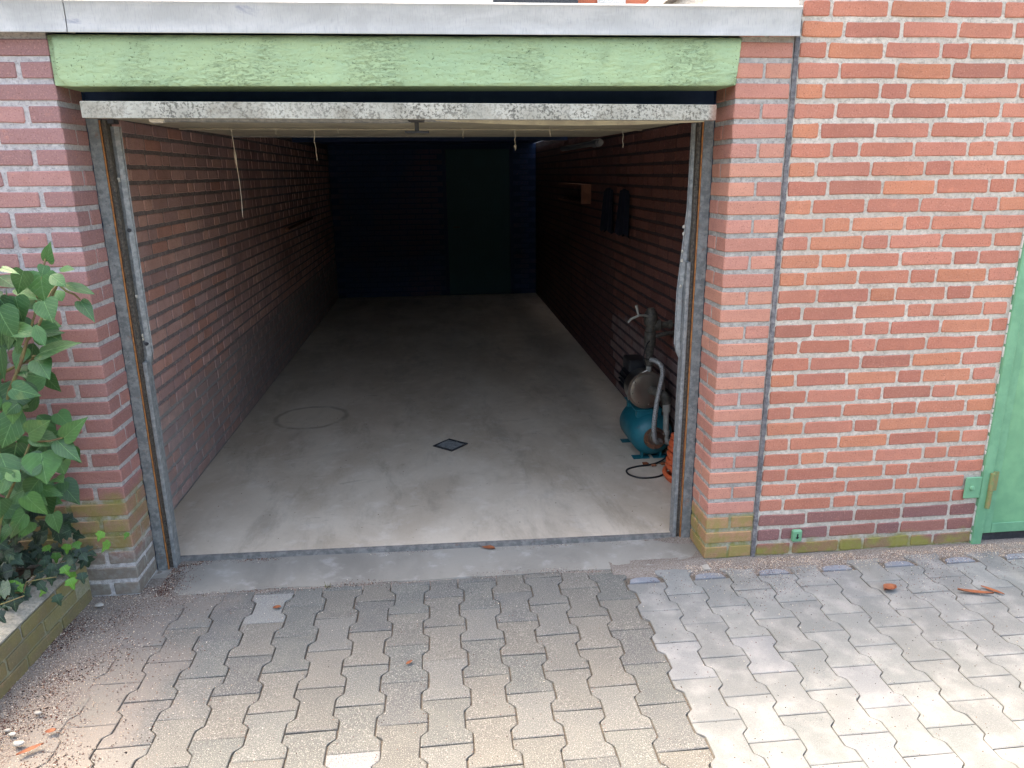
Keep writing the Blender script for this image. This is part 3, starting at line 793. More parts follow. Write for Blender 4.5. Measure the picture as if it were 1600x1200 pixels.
for i in range(14):
    t = i/13; x = -1.1+1.0*t; s = .014*math.sin(math.pi*t)
    q.v += [Vector((x, .03, zl(x, 1.846)-.002)), Vector((x, .035, zl(x, 1.84)-s)), Vector((x, .20, dz(x, .2)-s*.6))]
q.f += [(i*3+a, i*3+3+a, i*3+4+a, i*3+1+a) for i in range(13) for a in range(2)]
dpart(q, 'seal_flap', M['cream'], True)

def frame(side):
    s = 1 if side == 'L' else -1
    X = (lambda x: x) if side == 'L' else (lambda x: -2.373-x+.0)
    f = thing('door_frame', 'grey steel door frame upright on the %s' % ('left, against the pink reveal with an ochre line' if side == 'L' else 'right, beside the pump and the shaded reveal'), 'door frame', (X(-2.35), .2, 0))
    def part(m, name, mat, sm=False):
        for v in m.v: v.x = X(v.x)
        o = m.build(name, mat, f, sm); o.location = -f.location; return o
    # outer flange: rough edge with filler
    m = MB(); n = 120; v = []
    for i in range(n+1):
        z = .0+1.86*i/n; e = .0035*noise.noise(Vector((2, 0, z*24)))+.002*noise.noise(Vector((2, 0, z*70)))
        v += [(-2.374+e*.3, .200, z), (-2.371+e, .190+e*.3, z), (-2.341, .193, z), (-2.333, .196, z), (-2.333, .225, z)]
    m.add(v, [(i*5+a, i*5+a+1, i*5+6+a, i*5+5+a) for i in range(n) for a in range(4)])
    part(m, 'flange', M['greymetal'], True)
    part(MB().box((-2.3325, .198, .0), (-2.3275, .206, 1.85), .0008, .0004), 'seal', M['orange_line'])
    part(MB().box((-2.327, .212, .0), (-2.312, .262, 1.85)), 'channel', M['grit'])
    part(MB().box((-2.3115, .205, .0), (-2.296, .262, .93 if side == 'L' else 1.28), .002), 'inner_flange', M['galv'])
    part(MB().box((-2.40, .225, 1.84), (-2.29, .275, 1.855)), 'head_bracket', M['darkmetal'])
    part(MB().box((-2.50, .205, 0), (-2.374, .262, 2.02)), 'backing', M['darkboard'])
    return f
frame('L'); frame('R')
# lever arms of the tilting door (rod that hangs from the door corner)
def arm(x0, xb, y, z1, label):
    pts = [(x0, y, 1.83), (x0-.002, y, 1.5), (xb, y, 1.15), (xb, y, z1+.06), (xb+(-.006 if x0 < -1 else .006), y, z1+.03), (xb+(-.022 if x0 < -1 else .022), y, z1)]
    a = thing('door_arm', label, 'door arm', (x0, y, 1.83))
    m = MB(); 
    for (p, r) in ((pts, .018),): m.tube(p, r, 6)
    o = m.build('arm_bar', M['galv'], a, True); o.location = -a.location
    m = MB().tube([Vector(p)+Vector((.014 if x0 < -1 else -.014, .004, 0)) for p in pts[:-2]], .005, 5)
    o = m.build('arm_lip', M['galv'], a, True); o.location = -a.location
    m = MB()
    for z in (1.45, 1.0): m.lathe([(-.004, .008), (.004, .008)], (x0+.0, y-.014, z), 'y', 8)
    o = m.build('bolt', M['darkmetal'], a); o.location = -a.location
    for i in range(5):
        z = R.uniform(1.0, 1.75); w = MB().box((xb-.012, y-.018, z), (xb-.004, y-.013, z+.012), .002, .002).build('dirt_clump', M['web'], a); w.location = -a.location
arm(-2.295, -2.298, .25, .90, 'bent galvanised lever arm beside the left door frame')
arm(-.055, -.083, .25, .86, 'bent galvanised lever arm hanging beside the right door frame')

# ------------------------------------------------------------------ cobweb strands
def web(x, y, z1, z0, lab, knot=None):
    n = 14; pts = []; ph = R.uniform(0, 9)
    dx = {0: 0}.get(0, 0)
    for i in range(n+1):
        t = i/n; pts.append((x+.006*noise.noise(Vector((ph, t*4, 0)))+.014*t*R.choice([1])*(.6 if z1-z0 > .15 else .2), y+.004*noise.noise(Vector((ph, t*4, 3))), z1+(z0-z1)*t))
    rr = [.0016+.001*abs(noise.noise(Vector((ph, i*.9, 6)))) for i in range(n+1)]
    if knot: rr[int(knot*n)] = .006; rr[min(n, int(knot*n)+1)] = .0045
    o = MB().tube(pts, .002, 5, True, rr).build('cobweb_strand', M['web']); tag(o, lab, 'cobweb', 'dusty strands hanging from the door')
web(-1.985, .7, 1.845, 1.47, 'longest dusty strand, hanging in front of the left wall', .3)
web(-1.65, .8, 1.845, 1.71, 'second-longest twisted dusty strand, left of the door handle')
web(-.735, .8, 1.842, 1.748, 'dusty strand ending in a small clump, right of the door handle', .85)
web(-.98, .7, 1.842, 1.80, 'short thick dusty strand nearest the right of the door handle')
web(-1.53, .7, 1.848, 1.825, 'tiny dusty strand between the door handle and the second strand')
web(-.22, .8, 1.84, 1.755, 'thin straight dusty strand furthest right under the door')
web(-.60, .6, 1.84, 1.80, 'faint short dusty strand between the clumped one and the thin right one')
web(-1.80, .7, 1.848, 1.822, 'tiny dusty strand between the two long left strands')

# ------------------------------------------------------------------ green steel door at the right
gd = thing('steel_door', 'green painted steel door on hinges at the right end of the brick wall', 'door', (1.3, 0, 0))
def gp(m, name, mat, par=None, sm=False):
    o = m.build(name, mat, par or gd, sm); o.location = (-1.3, 0, 0) if par is None else (0, 0, 0); return o
post = MB().box((1.2435, -.012, .002), (1.2895, .06, 2.1), .003)
lug = MB().box((1.166, -.011, .232), (1.2435, -.003, .335), .004)
p_ = gp(post, 'frame_post', M['greenpost'])
lg = gp(lug, 'lug', M['greenpost'])
gp(MB().lathe([(-.021, .004), (-.019, .009), (-.0112, .012)], (1.198, 0, .283), 'y', 12), 'bolt', M['greenpost'], None, True)
MBl = MB().box((1.2955, .009, .045), (2.15, .036, 2.07), .002)
leaf = gp(MBl, 'door_leaf', M['green'])
fr = MB().box((1.2965, .002, .05), (1.337, .0085, 2.06), .0015).box((1.3385, .002, .05), (2.14, .0085, .097), .0015)
gp(fr, 'leaf_border', M['greenpost'])
gp(MB().box((1.2896, .02, .045), (1.2934, .034, 2.07)), 'rebate', M['darkmetal'])
gp(MB().tube([(1.283, -.016, .185), (1.283, -.018, .27)], .0105, 10).tube([(1.283, -.016, .272), (1.283, -.018, .352)], .0105, 10), 'hinge', M['hinge'], None, True)
gp(MB().box((1.292, -.006, .262), (1.322, .0015, .352), .001), 'hinge_plate', M['hinge'])
gp(MB().box((1.2905, .02, .0), (2.15, .2, .043)), 'sill', M['darkmetal'])
gp(MB().box((1.2905, .04, .04), (2.15, .2, 2.1)), 'inner_frame', M['darkmetal'])
m = MB(); 
zz = .02
while zz < 2.05:
    h = R.uniform(.006, .05)
    if not (.215 < zz+h and zz < .345) and R.random() < .8:
        w_ = R.uniform(.0006, .003); m.box((1.2434-w_-.0004, -.0035, zz), (1.2437, .004, zz+h), 0, .0008)
    zz += h+R.uniform(.0, .012)
gp(m, 'paint_remains', M['white'])
# small lock plate
kb = MB().box((.388, -.018, .072), (.432, .002, .128), .005).build('lock_plate', M['greenpost']); tag(kb, 'small green box with a slot near the foot of the brick wall', 'lock')
MB().box((.406, -.0186, .088), (.413, -.0175, .112)).box((.402, -.0186, .092), (.417, -.0176, .096)).build('slot', M['black'], kb)

# ------------------------------------------------------------------ planter, soil
pl = thing('planter_wall', 'low mossy brick planter wall running forward from the left pier', 'planter wall', (-2.57, -.6, 0))
ry = math.radians(0)
body = MB().box((-2.70, -1.9, -.04), (-2.5765, -.002, .176)); 
def shear(m):   # the wall splays slightly away from the opening
    for v in m.v: v.x += .055*(v.y+.25)
    return m
core = shear(body).build('core', M['planter_mortar'], pl); core.location = (2.57, .6, 0)
cop = MB(); nxx = 60; v = []
for i in range(nxx+1):
    y = -1.9+1.898*i/nxx
    for q, (x, z) in enumerate(((-2.705, .178), (-2.70, .190), (-2.64, .193), (-2.585, .190), (-2.571, .182), (-2.572, .1765))):
        v.append((x+.0025*noise.noise(Vector((y*14, q, 0))), y, z+.0022*noise.noise(Vector((y*12, q*2, 4)))))
cop.add(v, [(i*6+a, i*6+6+a, i*6+7+a, i*6+1+a) for i in range(nxx) for a in range(5)])
o = shear(cop).build('coping', M['planter_mortar'], pl, True); o.location = (2.57, .6, 0)
psets = brick_set(M['planter_brick'], .0018, .05); PLC = [sr((112, 98, 92)), sr((100, 92, 88)), sr((122, 104, 94)), sr((124, 120, 102))]
for k in range(3):
    y = -.01-(.1 if k % 2 else 0)
    while y > -1.8:
        L = .209; z = .0+k*.0605+.0; 
        o = inst('brick', R.choice(psets['S']), pl, (-2.570+.055*(y-L+.25)+2.57, y-L+.6, z), math.pi/2-.055, pick(PLC))
        y -= L+.012
soil = sheet('soil', M['soil'], -3.6, -2.69, lambda x: -1.9, lambda x: .005, 40, 80, lambda x, y: .15+.018*n2(x, y, 4, 2), .1); struct(soil)

# ------------------------------------------------------------------ plants
def leaf_mesh(kind, mat):
    """unit leaf: base at origin, tip at +y 1, width 1 along x, fold along midrib, droop"""
    v = []; uv = []; f = []
    if kind == 'heart': prof = [(0, .0), (-.06, .18), (-.05, .34), (.06, .46), (.22, .5), (.42, .43), (.62, .3), (.82, .13), (1, 0)]
    elif kind == 'oval': prof = [(0, 0), (.05, .16), (.16, .34), (.32, .47), (.5, .5), (.68, .4), (.84, .22), (.94, .09), (1, 0)]
    else: prof = [(0, 0), (-.02, .12), (.08, .40), (.22, .34), (.36, .5), (.46, .38), (.56, .2), (.8, .13), (1, 0)]
    tw = R.uniform(-.12, .12); cup = R.uniform(.12, .3); dr_ = R.uniform(.05, .28)
    for i, (t, w) in enumerate(prof):
        ym = max(t, i/8*.98) if kind != 'ivy' else i/8
        zc = -dr_*ym*ym
        for s in (-1, -.5, 0, .5, 1):
            x = s*w; y = t*abs(s)+ym*(1-abs(s)) if s else ym
            z = zc+cup*abs(x)*.8+tw*x*2+.018*math.sin(9*y+3*s)*abs(s)-.25*abs(x)**2*.6
            v.append((x, y, z)); uv.append((x+.5, y))
    for i in range(8):
        for a in range(4): f.append((i*5+a, i*5+a+1, i*5+6+a, i*5+5+a))
    me = bpy.data.meshes.new('leaf'); me.from_pydata(v, [], f); me.update()
    l = me.uv_layers.new(name='UVMap')
    for p in me.polygons:
        p.use_smooth = True
        for li, vi in zip(p.loop_indices, p.vertices): l.data[li].uv = uv[vi]
    me.materials.append(mat); return me
def place_leaf(me, parent, base, tip, w, face, off):
    w *= R.uniform(.82, 1.12)
    base = Vector(base); tip = Vector(tip); y = tip-base; L = y.length; y.normalize()
    z = Vector(face); z = (z-y*z.dot(y)).normalized(); x = y.cross(z)
    rot = Matrix((x, y, z)).transposed().to_4x4()
    o = bpy.data.objects.new('leaf', me); COL.objects.link(o); o.parent = parent
    o.matrix_local = Matrix.Translation(base-off) @ rot @ Matrix.Diagonal((w, L, (w+L)/2, 1))
    return o
BIG = [(-2.413, -0.172, 1.379, -2.392, -0.2, 1.432, 0.047), (-2.426, -0.201, 1.346, -2.424, -0.232, 1.263, 0.088), (-2.45, -0.258, 1.359, -2.483, -0.261, 1.29, 0.063), (-2.605, -0.123, 1.327, -2.545, -0.165, 1.303, 0.052), (-2.453, -0.177, 1.253, -2.552, -0.189, 1.26, 0.052), (-2.364, -0.339, 1.272, -2.34, -0.363, 1.213, 0.071), (-2.347, -0.304, 1.349, -2.304, -0.328, 1.324, 0.036), (-2.336, -0.261, 1.315, -2.251, -0.268, 1.287, 0.032), (-2.29, -0.26, 1.255, -2.244, -0.303, 1.21, 0.037), (-2.35, -0.235, 1.358, -2.297, -0.272, 1.366, 0.023), (-2.534, -0.268, 1.272, -2.493, -0.271, 1.193, 0.054), (-2.54, -0.287, 1.184, -2.426, -0.316, 1.168, 0.054), (-2.472, -0.186, 1.142, -2.404, -0.188, 1.141, 0.033), (-2.42, -0.31, 1.19, -2.393, -0.334, 1.134, 0.036), (-2.437, -0.278, 1.09, -2.309, -0.322, 1.133, 0.055), (-2.45, -0.277, 1.067, -2.409, -0.323, 1.025, 0.06), (-2.525, -0.207, 1.091, -2.544, -0.247, 1.043, 0.052), (-2.561, -0.218, 0.987, -2.556, -0.265, 0.907, 0.104), (-2.539, -0.313, 1.116, -2.545, -0.318, 1.015, 0.027), (-2.521, -0.15, 1.097, -2.536, -0.161, 1.031, 0.048), (-2.475, -0.332, 1.377, -2.424, -0.354, 1.368, 0.02), (-2.383, -0.258, 1.375, -2.39, -0.273, 1.346, 0.027), (-2.376, -0.232, 1.289, -2.354, -0.251, 1.264, 0.041), (-2.51, -0.197, 1.292, -2.451, -0.226, 1.272, 0.042), (-2.523, -0.249, 1.033, -2.49, -0.294, 1.015, 0.037), (-2.543, -0.27, 0.903, -2.594, -0.316, 0.793, 0.075), (-2.508, -0.308, 0.82, -2.418, -0.358, 0.872, 0.058), (-2.438, -0.268, 0.799, -2.565, -0.276, 0.721, 0.1), (-2.418, -0.309, 0.788, -2.349, -0.358, 0.742, 0.058), (-2.391, -0.319, 0.803, -2.313, -0.347, 0.87, 0.046), (-2.568, -0.277, 0.778, -2.6, -0.288, 0.693, 0.088), (-2.483, -0.303, 0.746, -2.469, -0.332, 0.657, 0.105), (-2.664, -0.183, 0.643, -2.713, -0.186, 0.561, 0.092), (-2.611, -0.308, 0.754, -2.566, -0.357, 0.679, 0.075), (-2.638, -0.139, 0.904, -2.627, -0.18, 0.853, 0.097), (-2.672, -0.21, 0.648, -2.642, -0.218, 0.571, 0.079)]
sh = thing('leafy_shrub', 'broad-leaved green shrub growing in the planter against the left pier', 'shrub', (-2.75, -.3, .15))
off = sh.location.copy()
hearts = [leaf_mesh('heart', M['leaf']) for _ in range(7)]+[leaf_mesh('oval', M['leaf']) for _ in range(3)]
limes = hearts
for i, (a, b_, c, d, e, f, w) in enumerate(BIG):
    base = Vector((a, b_, c)); tip = Vector((d, e, f))
    fc = Vector((R.uniform(-.15, .5), -.8, R.uniform(.35, 1.0)))
    me = R.choice(hearts) if i not in (13, 20) else R.choice(limes)
    tip = base+(tip-base)*1.15; place_leaf(me, sh, base, tip, w*1.28, fc, off)
for i in range(200):   # inner foliage further back and left, out to the frame edge and beyond
    z = R.uniform(.45, 1.32); x = R.uniform(-2.95, -2.48); y = R.uniform(-.36, -.06)
    a = R.uniform(0, 6.28); L = R.uniform(.05, .115)
    base = Vector((x, y, z)); tip = base+Vector((math.cos(a)*L, -R.uniform(0, .03), math.sin(a)*L*.7-.03))
    place_leaf(R.choice(hearts), sh, base, tip, L*R.uniform(.8, 1.05), Vector((R.uniform(-.4, .6), -.7, R.uniform(.2, 1))), off)
m = MB()
stems = [[(-2.75, -.3, .15), (-2.7, -.28, .5), (-2.6, -.24, .9), (-2.47, -.22, 1.2), (-2.41, -.19, 1.39)], [(-2.78, -.25, .15), (-2.66, -.3, .5), (-2.52, -.3, .78), (-2.40, -.31, .80)],
         [(-2.6, -.24, .9), (-2.5, -.28, 1.07), (-2.38, -.3, 1.25), (-2.33, -.28, 1.33)], [(-2.8, -.2, .2), (-2.7, -.2, .8), (-2.62, -.18, 1.3)], [(-2.38, -.3, 1.25), (-2.33, -.3, 1.32), (-2.29, -.26, 1.26)], [(-2.62, -.2, 1.0), (-2.5, -.22, 1.06), (-2.44, -.28, 1.08)]]
for s_ in stems:
    pts = []
    for i in range(len(s_)-1):
        for t in (0, .33, .66): pts.append(Vector(s_[i]).lerp(Vector(s_[i+1]), t)+Vector([R.uniform(-.006, .006) for _ in range(3)]))
    pts.append(Vector(s_[-1])); m.tube(pts, .004, 6, True, [.006-.0035*i/len(pts) for i in range(len(pts))])
o = m.build('stem', M['stem'], sh, True); o.location = -off
# ivy
iv = thing('ivy', 'dark green ivy with a few lime young leaves creeping over the planter edge', 'ivy', (-2.75, -.2, .16))
off2 = iv.location.copy(); ivs = [leaf_mesh('ivy', M['ivy']) for _ in range(7)]; ivl = [leaf_mesh('ivy', M['ivy_lime']) for _ in range(3)]
young = [(-2.41, -.10, .30, .055), (-2.44, -.08, .335, .045), (-2.565, -.10, .30, .045), (-2.36, -.05, .31, .03), (-2.49, -.16, .285, .04), (-2.53, -.22, .27, .045), (-2.58, -.30, .255, .05), (-2.47, -.22, .24, .05), (-2.66, -.36, .30, .06), (-2.60, -.42, .27, .06), (-2.5, -.25, .235, .05), (-2.64, -.46, .24, .05)]
for _ in range(26): young.append((R.uniform(-2.68, -2.5), R.uniform(-.34, -.06), R.uniform(.2, .29), R.uniform(.03, .05)))
for i, (x, y, z, s) in enumerate(young):
    base = Vector((x, y, z)); a = R.uniform(-2.4, -.7); tip = base+Vector((math.cos(a)*s, -.02, math.sin(a)*s*.8))
    me = R.choice(ivl) if i in (0, 1, 2, 3) or i % 5 == 0 else R.choice(ivs+ivl[:1])
    place_leaf(me, iv, base, tip, s*1.0, Vector((R.uniform(-.2, .3), -.7, .8)), off2)
for i in range(230):
    x = R.uniform(-3.0, -2.50); t = R.random(); y = -.03-R.random()**1.2*.36
    top = .47+.12*math.sin(x*7)-.35*max(0, (x+2.66)/.2)-.32*min(1, max(0, (-y-.15)/.5))
    z = .17+max(.02, top-.17)*R.random()**.7
    if x > -2.62 and (z < .2 or y < -.2): continue
    s = R.uniform(.04, .068); a = R.uniform(-3.0, -.2)
    base = Vector((x, y, z)); tip = base+Vector((math.cos(a)*s, -.015, math.sin(a)*s*.7))
    place_leaf(R.choice(ivs), iv, base, tip, s*1.05, Vector((R.uniform(-.4, .5), -.7, R.uniform(.4, 1.2))), off2)
m = MB()
for i in range(9):
    p = Vector((R.uniform(-2.95, -2.7), R.uniform(-.4, -.1), .17)); pts = [p.copy()]
    for k in range(7): p = p+Vector((R.uniform(.01, .06), R.uniform(-.03, .02), R.uniform(-.01, .035))); pts.append(p.copy())
    m.tube(pts, .0022, 5)
o = m.build('stem', M['stem'], iv, True); o.location = -off2

# ------------------------------------------------------------------ drain grate
dg = thing('floor_drain', 'square slotted metal drain grate set in the garage floor', 'drain', (-1.08, 1.535, .021), rotz=math.radians(48))
MB().box((-.078, -.078, -.004), (.078, -.066, .002)).box((-.078, .066, -.004), (.078, .078, .002)).box((-.078, -.0655, -.004), (-.066, .0655, .002)).box((.066, -.0655, -.004), (.078, .0655, .002)).build('rim', M['darkmetal'], dg)
MB().box((-.0655, -.0655, -.0038), (.0655, .0655, -.002)).build('pit', M['black'], dg)
sm = MB().box((-.0655, -.006, -.0018), (.0655, .006, .0015)); me0 = None
for i in range(9):
    y = -.052+i*.013
    if me0 is None: o = MB().box((-.004, -.0655, -.0016), (.0035, .0655, .0022)).build('slat', M['galv'], dg); me0 = o.data
    else: o = bpy.data.objects.new('slat', me0); COL.objects.link(o); o.parent = dg
    o.location = (y, 0, 0)
sm.build('crossbar', M['galv'], dg)

# ------------------------------------------------------------------ pump
TX, TY, TZ = .098, 1.12, .158
pu = thing('water_pump', 'electric water pump on a teal pressure tank by the right garage wall', 'pump', (TX, 1.3, .017))
O = pu.location.copy()
def pp(m, name, mat, sm=True): o = m.build(name, mat, pu, sm); o.location = -O; return o
r = .125
pp(MB().lathe([(0, .045), (.008, .07), (.022, .095), (.045, .115), (.07, r), (.34, r), (.365, .115), (.388, .095), (.402, .06), (.408, .02)], (TX, TY, TZ), 'y', 40), 'tank', M['teal'])
pp(MB().lathe([(-.012, .052), (-.012, .062), (.012, .066), (.02, .05)], (TX, TY, TZ), 'y', 28), 'flange', M['rustring'])
pp(MB().lathe([(-.02, .02), (-.02, .034), (-.012, .036), (-.0125, .05), (-.008, .05), (0, .01)], (TX+.005, TY, TZ+.01), 'y', 24), 'cover_ring', M['steel'])
for (y, sx) in ((1.19, -1), (1.47, -1), (1.19, 1), (1.47, 1)):
    m = MB().box((TX+sx*.06-.05, y-.03, .0175), (TX+sx*.06+.05, y+.03, .022), .002).box((TX+sx*.055-.003, y-.025, .022), (TX+sx*.055+.003, y+.025, .062))
    pp(m, 'foot', M['teal'], False)
pp(MB().box((TX-.09, 1.20, TZ+.10), (TX+.06, 1.24, TZ+.145), .004).box((TX-.09, 1.40, TZ+.10), (TX+.06, 1.44, TZ+.145), .004).box((TX-.10, 1.19, TZ+.145), (TX+.06, 1.46, TZ+.152)), 'saddle', M['teal'], False)
HX, HZ, HY = .062, .425, 1.20
pp(MB().lathe([(0, .03), (-.004, .07), (.0, .095), (.012, .103), (.03, .105), (.12, .105), (.13, .09)], (HX, HY, HZ), 'y', 40), 'pump_head', M['steel'])
pp(MB().lathe([(.004, .106), (.004, .111), (.014, .111), (.014, .106)], (HX, HY, HZ), 'y', 40), 'clamp_band', M['steel'])
m = MB().lathe([(.13, .07), (.14, .082), (.33, .082), (.36, .07), (.365, .03)], (HX, HY, HZ), 'y', 28)
for i in range(20):
    a = i/20*2*math.pi; c, s = math.cos(a), math.sin(a)
    m.add([(HX+c*.08-s*.002, HY+.15, HZ+s*.08+c*.002), (HX+c*.095-s*.002, HY+.15, HZ+s*.095+c*.002), (HX+c*.095-s*.002, HY+.32, HZ+s*.095+c*.002), (HX+c*.08-s*.002, HY+.32, HZ+s*.08+c*.002)], [(0, 1, 2, 3)])
pp(m, 'motor', M['black'])
pp(MB().box((HX-.075, HY+.13, HZ+.075), (HX+.035, HY+.28, HZ+.15), .008), 'terminal_box', M['black'], False)
pp(MB().tube([(HX+.022, HY+.05, HZ+.09), (HX+.022, HY+.05, .60)], .017, 14), 'riser', M['pipe'])
m = MB().lathe([(.56, .02), (.565, .026), (.60, .026), (.605, .019), (.63, .019), (.632, .024), (.67, .024), (.672, .031), (.70, .033), (.76, .033), (.765, .028), (.80, .028), (.804, .037), (.83, .04), (.87, .036), (.90, .018)], (HX+.022, HY+.05, 0), 'z', 20)
pp(m, 'pressure_switch', M['blackiron'])
pp(MB().lathe([(-.02, .022), (-.015, .034), (.02, .034), (.03, .02), (.07, .018), (.075, .026), (.09, .026)], (HX+.055, HY+.05, .80), 'x', 16).tube([(HX+.02, HY+.05, .72), (HX+.06, HY+.04, .74), (HX+.12, HY+.06, .745), (XIR-.002, HY+.08, .745)], .013, 8), 'side_pipe', M['blackiron'])
pp(MB().tube([(HX+.02, HY+.04, .85), (HX-.03, HY+.0, .868), (HX-.07, HY-.02, .872)], .006, 8).tube([(HX-.07, HY-.02, .872), (HX-.085, HY-.02, .93)], .005, 6, True, [.006, .009][:2]).tube([(HX-.07, HY-.02, .87), (HX-.115, HY-.03, .855), (HX-.13, HY-.03, .835)], .007, 6), 'tap', M['pipe'])
pp(MB().tube([(HX+.02, HY+.03, .72), (HX-.01, HY+.0, .70), (HX-.025, HY-.01, .66), (HX-.03, HY-.01, .62), (HX-.01, HY+.01, .58)], .004, 6), 'wire', M['cable'])
def smooth_pts(P_, k=6):
    P_ = [Vector(p) for p in P_]; out = []
    for i in range(len(P_)-1):
        p0, p1, p2, p3 = P_[max(i-1, 0)], P_[i], P_[i+1], P_[min(i+2, len(P_)-1)]
        for j in range(k):
            t = j/k; out.append(.5*((2*p1)+(-p0+p2)*t+(2*p0-5*p1+4*p2-p3)*t*t+(-p0+3*p1-3*p2+p3)*t**3))
    out.append(P_[-1]); return out
pp(MB().tube(smooth_pts([(HX+.025, HY+.03, .60), (HX+.05, HY, .598), (HX+.075, HY-.03, .57), (HX+.07, HY-.06, .52), (HX+.045, HY-.09, .44), (HX+.025, HY-.11, .34), (HX+.015, HY-.125, .24), (HX+.02, HY-.13, .175), (HX+.04, HY-.12, .15), (HX+.06, HY-.10, .15)], 6), .0145, 12), 'braided_hose', M['braid'])
pp(MB().lathe([(0, .017), (.02, .017)], (HX+.045, HY-.125, .15), 'x', 12), 'hose_nut', M['steel'])
pp(MB().tube(smooth_pts([(HX+.03, HY-.0, HZ+.0), (HX+.05, HY-.05, HZ+.0), (HX+.085, HY-.07, HZ-.015), (HX+.10, HY-.07, HZ-.06)], 5), .026, 14), 'elbow', M['blackiron'])
pp(MB().tube([(HX+.10, HY-.07, HZ-.06), (HX+.10, HY-.07, HZ-.11)], .023, 14).tube([(HX+.10, HY-.07, HZ-.11), (HX+.102, HY-.075, .175)], .0165, 14).tube(smooth_pts([(HX+.102, HY-.075, .18), (HX+.104, HY-.078, .145), (HX+.122, HY-.08, .13), (HX+.175, HY-.08, .145)], 5), .018, 14).tube([(HX+.102, HY-.075, .20), (HX+.102, HY-.075, .18)], .022, 14), 'suction_pipe', M['pipe'])
pp(MB().tube(smooth_pts([(HX-.0, HY-.0, HZ+.12), (HX-.06, HY+.02, HZ+.08), (HX-.108, HY+.02, HZ), (HX-.10, HY+.02, HZ-.06)], 5), .004, 6), 'wire', M['steel'])
for i in range(8):
    a = i/8*2*math.pi+.2
    if i in (1, 2): continue
    pp(MB().lathe([(-.007, .004), (-.003, .006), (.004, .006)], (HX+.086*math.cos(a), HY-.0, HZ+.086*math.sin(a)), 'y', 6), 'bolt', M['steel'])
for i in range(6):
    a = i/6*2*math.pi+.5
    pp(MB().lathe([(-.02, .0035), (-.017, .005), (-.0125, .005)], (TX+.056*math.cos(a), TY, TZ+.056*math.sin(a)), 'y', 6), 'bolt', M['steel'])
# power cable on the floor
cb = MB().tube(smooth_pts([(TX+.12, 1.16, .08), (TX+.06, 1.10, .04), (TX-.02, 1.06, .023), (TX-.12, 1.04, .022), (TX-.19, 1.0, .022), (TX-.195, .93, .022), (TX-.14, .875, .022), (TX-.05, .88, .022), (TX+.02, .93, .022), (TX+.10, .97, .022)], 7), .0055, 8).build('power_cable', M['cable'], None, True)
tag(cb, 'black power cable looped on the garage floor in front of the pump', 'cable')
# orange hose bundle
m = MB(); z = .035
for k in range(11):
    cx, cy = .165+R.uniform(-.01, .012), .83+R.uniform(-.01, .01); rr_ = .095+R.uniform(-.018, .012)-.003*k; tl = R.uniform(-.12, .12); ph = R.uniform(0, 6)
    pts = [(cx+min(rr_, .12)*math.cos(a)*.9, cy+rr_*math.sin(a), z+tl*rr_*math.sin(a+ph)+.004*math.sin(3*a+ph)) for a in [i/24*2*math.pi for i in range(25)]]
    pts = [(min(p[0], XIR-.016), p[1], max(.031, p[2])) for p in pts]
    m.tube(pts, .0135, 8); z += .0235
hs = m.build('hose_coil', M['hose'], None, True); tag(hs, 'coiled orange hose piled on the floor between the pump and the door frame', 'hose')
# debris near the pump
for i, (x, y) in enumerate([(.02, 1.06), (.06, 1.03), (.12, 1.05), (.16, 1.0)]):
    o = MB().box((x, y, .018), (x+.03, y+.02, .03), .003, .004).build('brick_chip', M['dead'] if i != 3 else M['stone']); tag(o, ['broken orange-red chip nearest the tank foot', 'small orange-red chip beside the cable', 'orange-red chip under the front of the tank', 'pale chip on the floor beside the orange hose'][i], 'rubble', 'chips on the floor by the pump')

# ------------------------------------------------------------------ things on the right inner wall
cl = thing('hanging_cloths', 'two dark cloths hanging side by side on the right garage wall', 'cloth', (XIR-.02, 2.7, 1.5))
for (y0, y1, zb) in ((2.28, 2.72, 1.21), (2.78, 3.22, 1.20)):
    v = []; n1, n2_ = 18, 10
    for i in range(n1+1):
        y = y0+(y1-y0)*i/n1
        for j in range(n2_+1):
            t = j/n2_; top = 1.53-.03*abs(2*i/n1-1)**2; yy = (y0+y1)/2+(y-(y0+y1)/2)*(.75+.25*t)
            v.append((XIR-.012-.018*(1+math.sin(i*1.3+y0*3))*(.3+.7*t), yy, top+(zb-top)*t+.012*math.sin(i*1.7)*t))
    m = MB().add(v, [(i*(n2_+1)+j, (i+1)*(n2_+1)+j, (i+1)*(n2_+1)+j+1, i*(n2_+1)+j+1) for i in range(n1) for j in range(n2_)])
    o = m.build('cloth', M['cloth'], cl, True); o.location = -cl.location
shf = thing('wall_shelf', 'small wooden box shelf on the right garage wall beyond the cloths', 'shelf', (XIR, 4.2, 1.45))
for m, nm in ((MB().box((XIR-.09, 3.75, 1.38), (XIR-.001, 3.77, 1.545)), 'end_panel'), (MB().box((XIR-.09, 3.771, 1.38), (XIR-.001, 5.0, 1.395)), 'board'), (MB().box((XIR-.09, 3.771, 1.53), (XIR-.001, 5.0, 1.545)), 'board')):
    o = m.build(nm, M['wood'], shf); o.location = -shf.location
o = MB().tube([(.13, 2.9, 1.86), (.14, 4.7, 1.87)], .022, 12).tube([(.13, 2.95, 1.86), (.13, 3.15, 1.86)], .03, 12).build('ceiling_pipe', M['pvc'], None, True)
tag(o, 'pale grey pipe running under the garage ceiling along the right wall', 'pipe')
o = MB().tube([(XIL+.03, 4.2, 1.18), (XIL+.03, 5.6, 1.20)], .015, 10).build('wall_rail', M['wood'], None, True); tag(o, 'thin rail fixed along the left garage wall deep inside', 'rail')
bd = thing('back_door', 'dark green door in the back wall of the garage', 'door', (-.53, 7.45, 0))
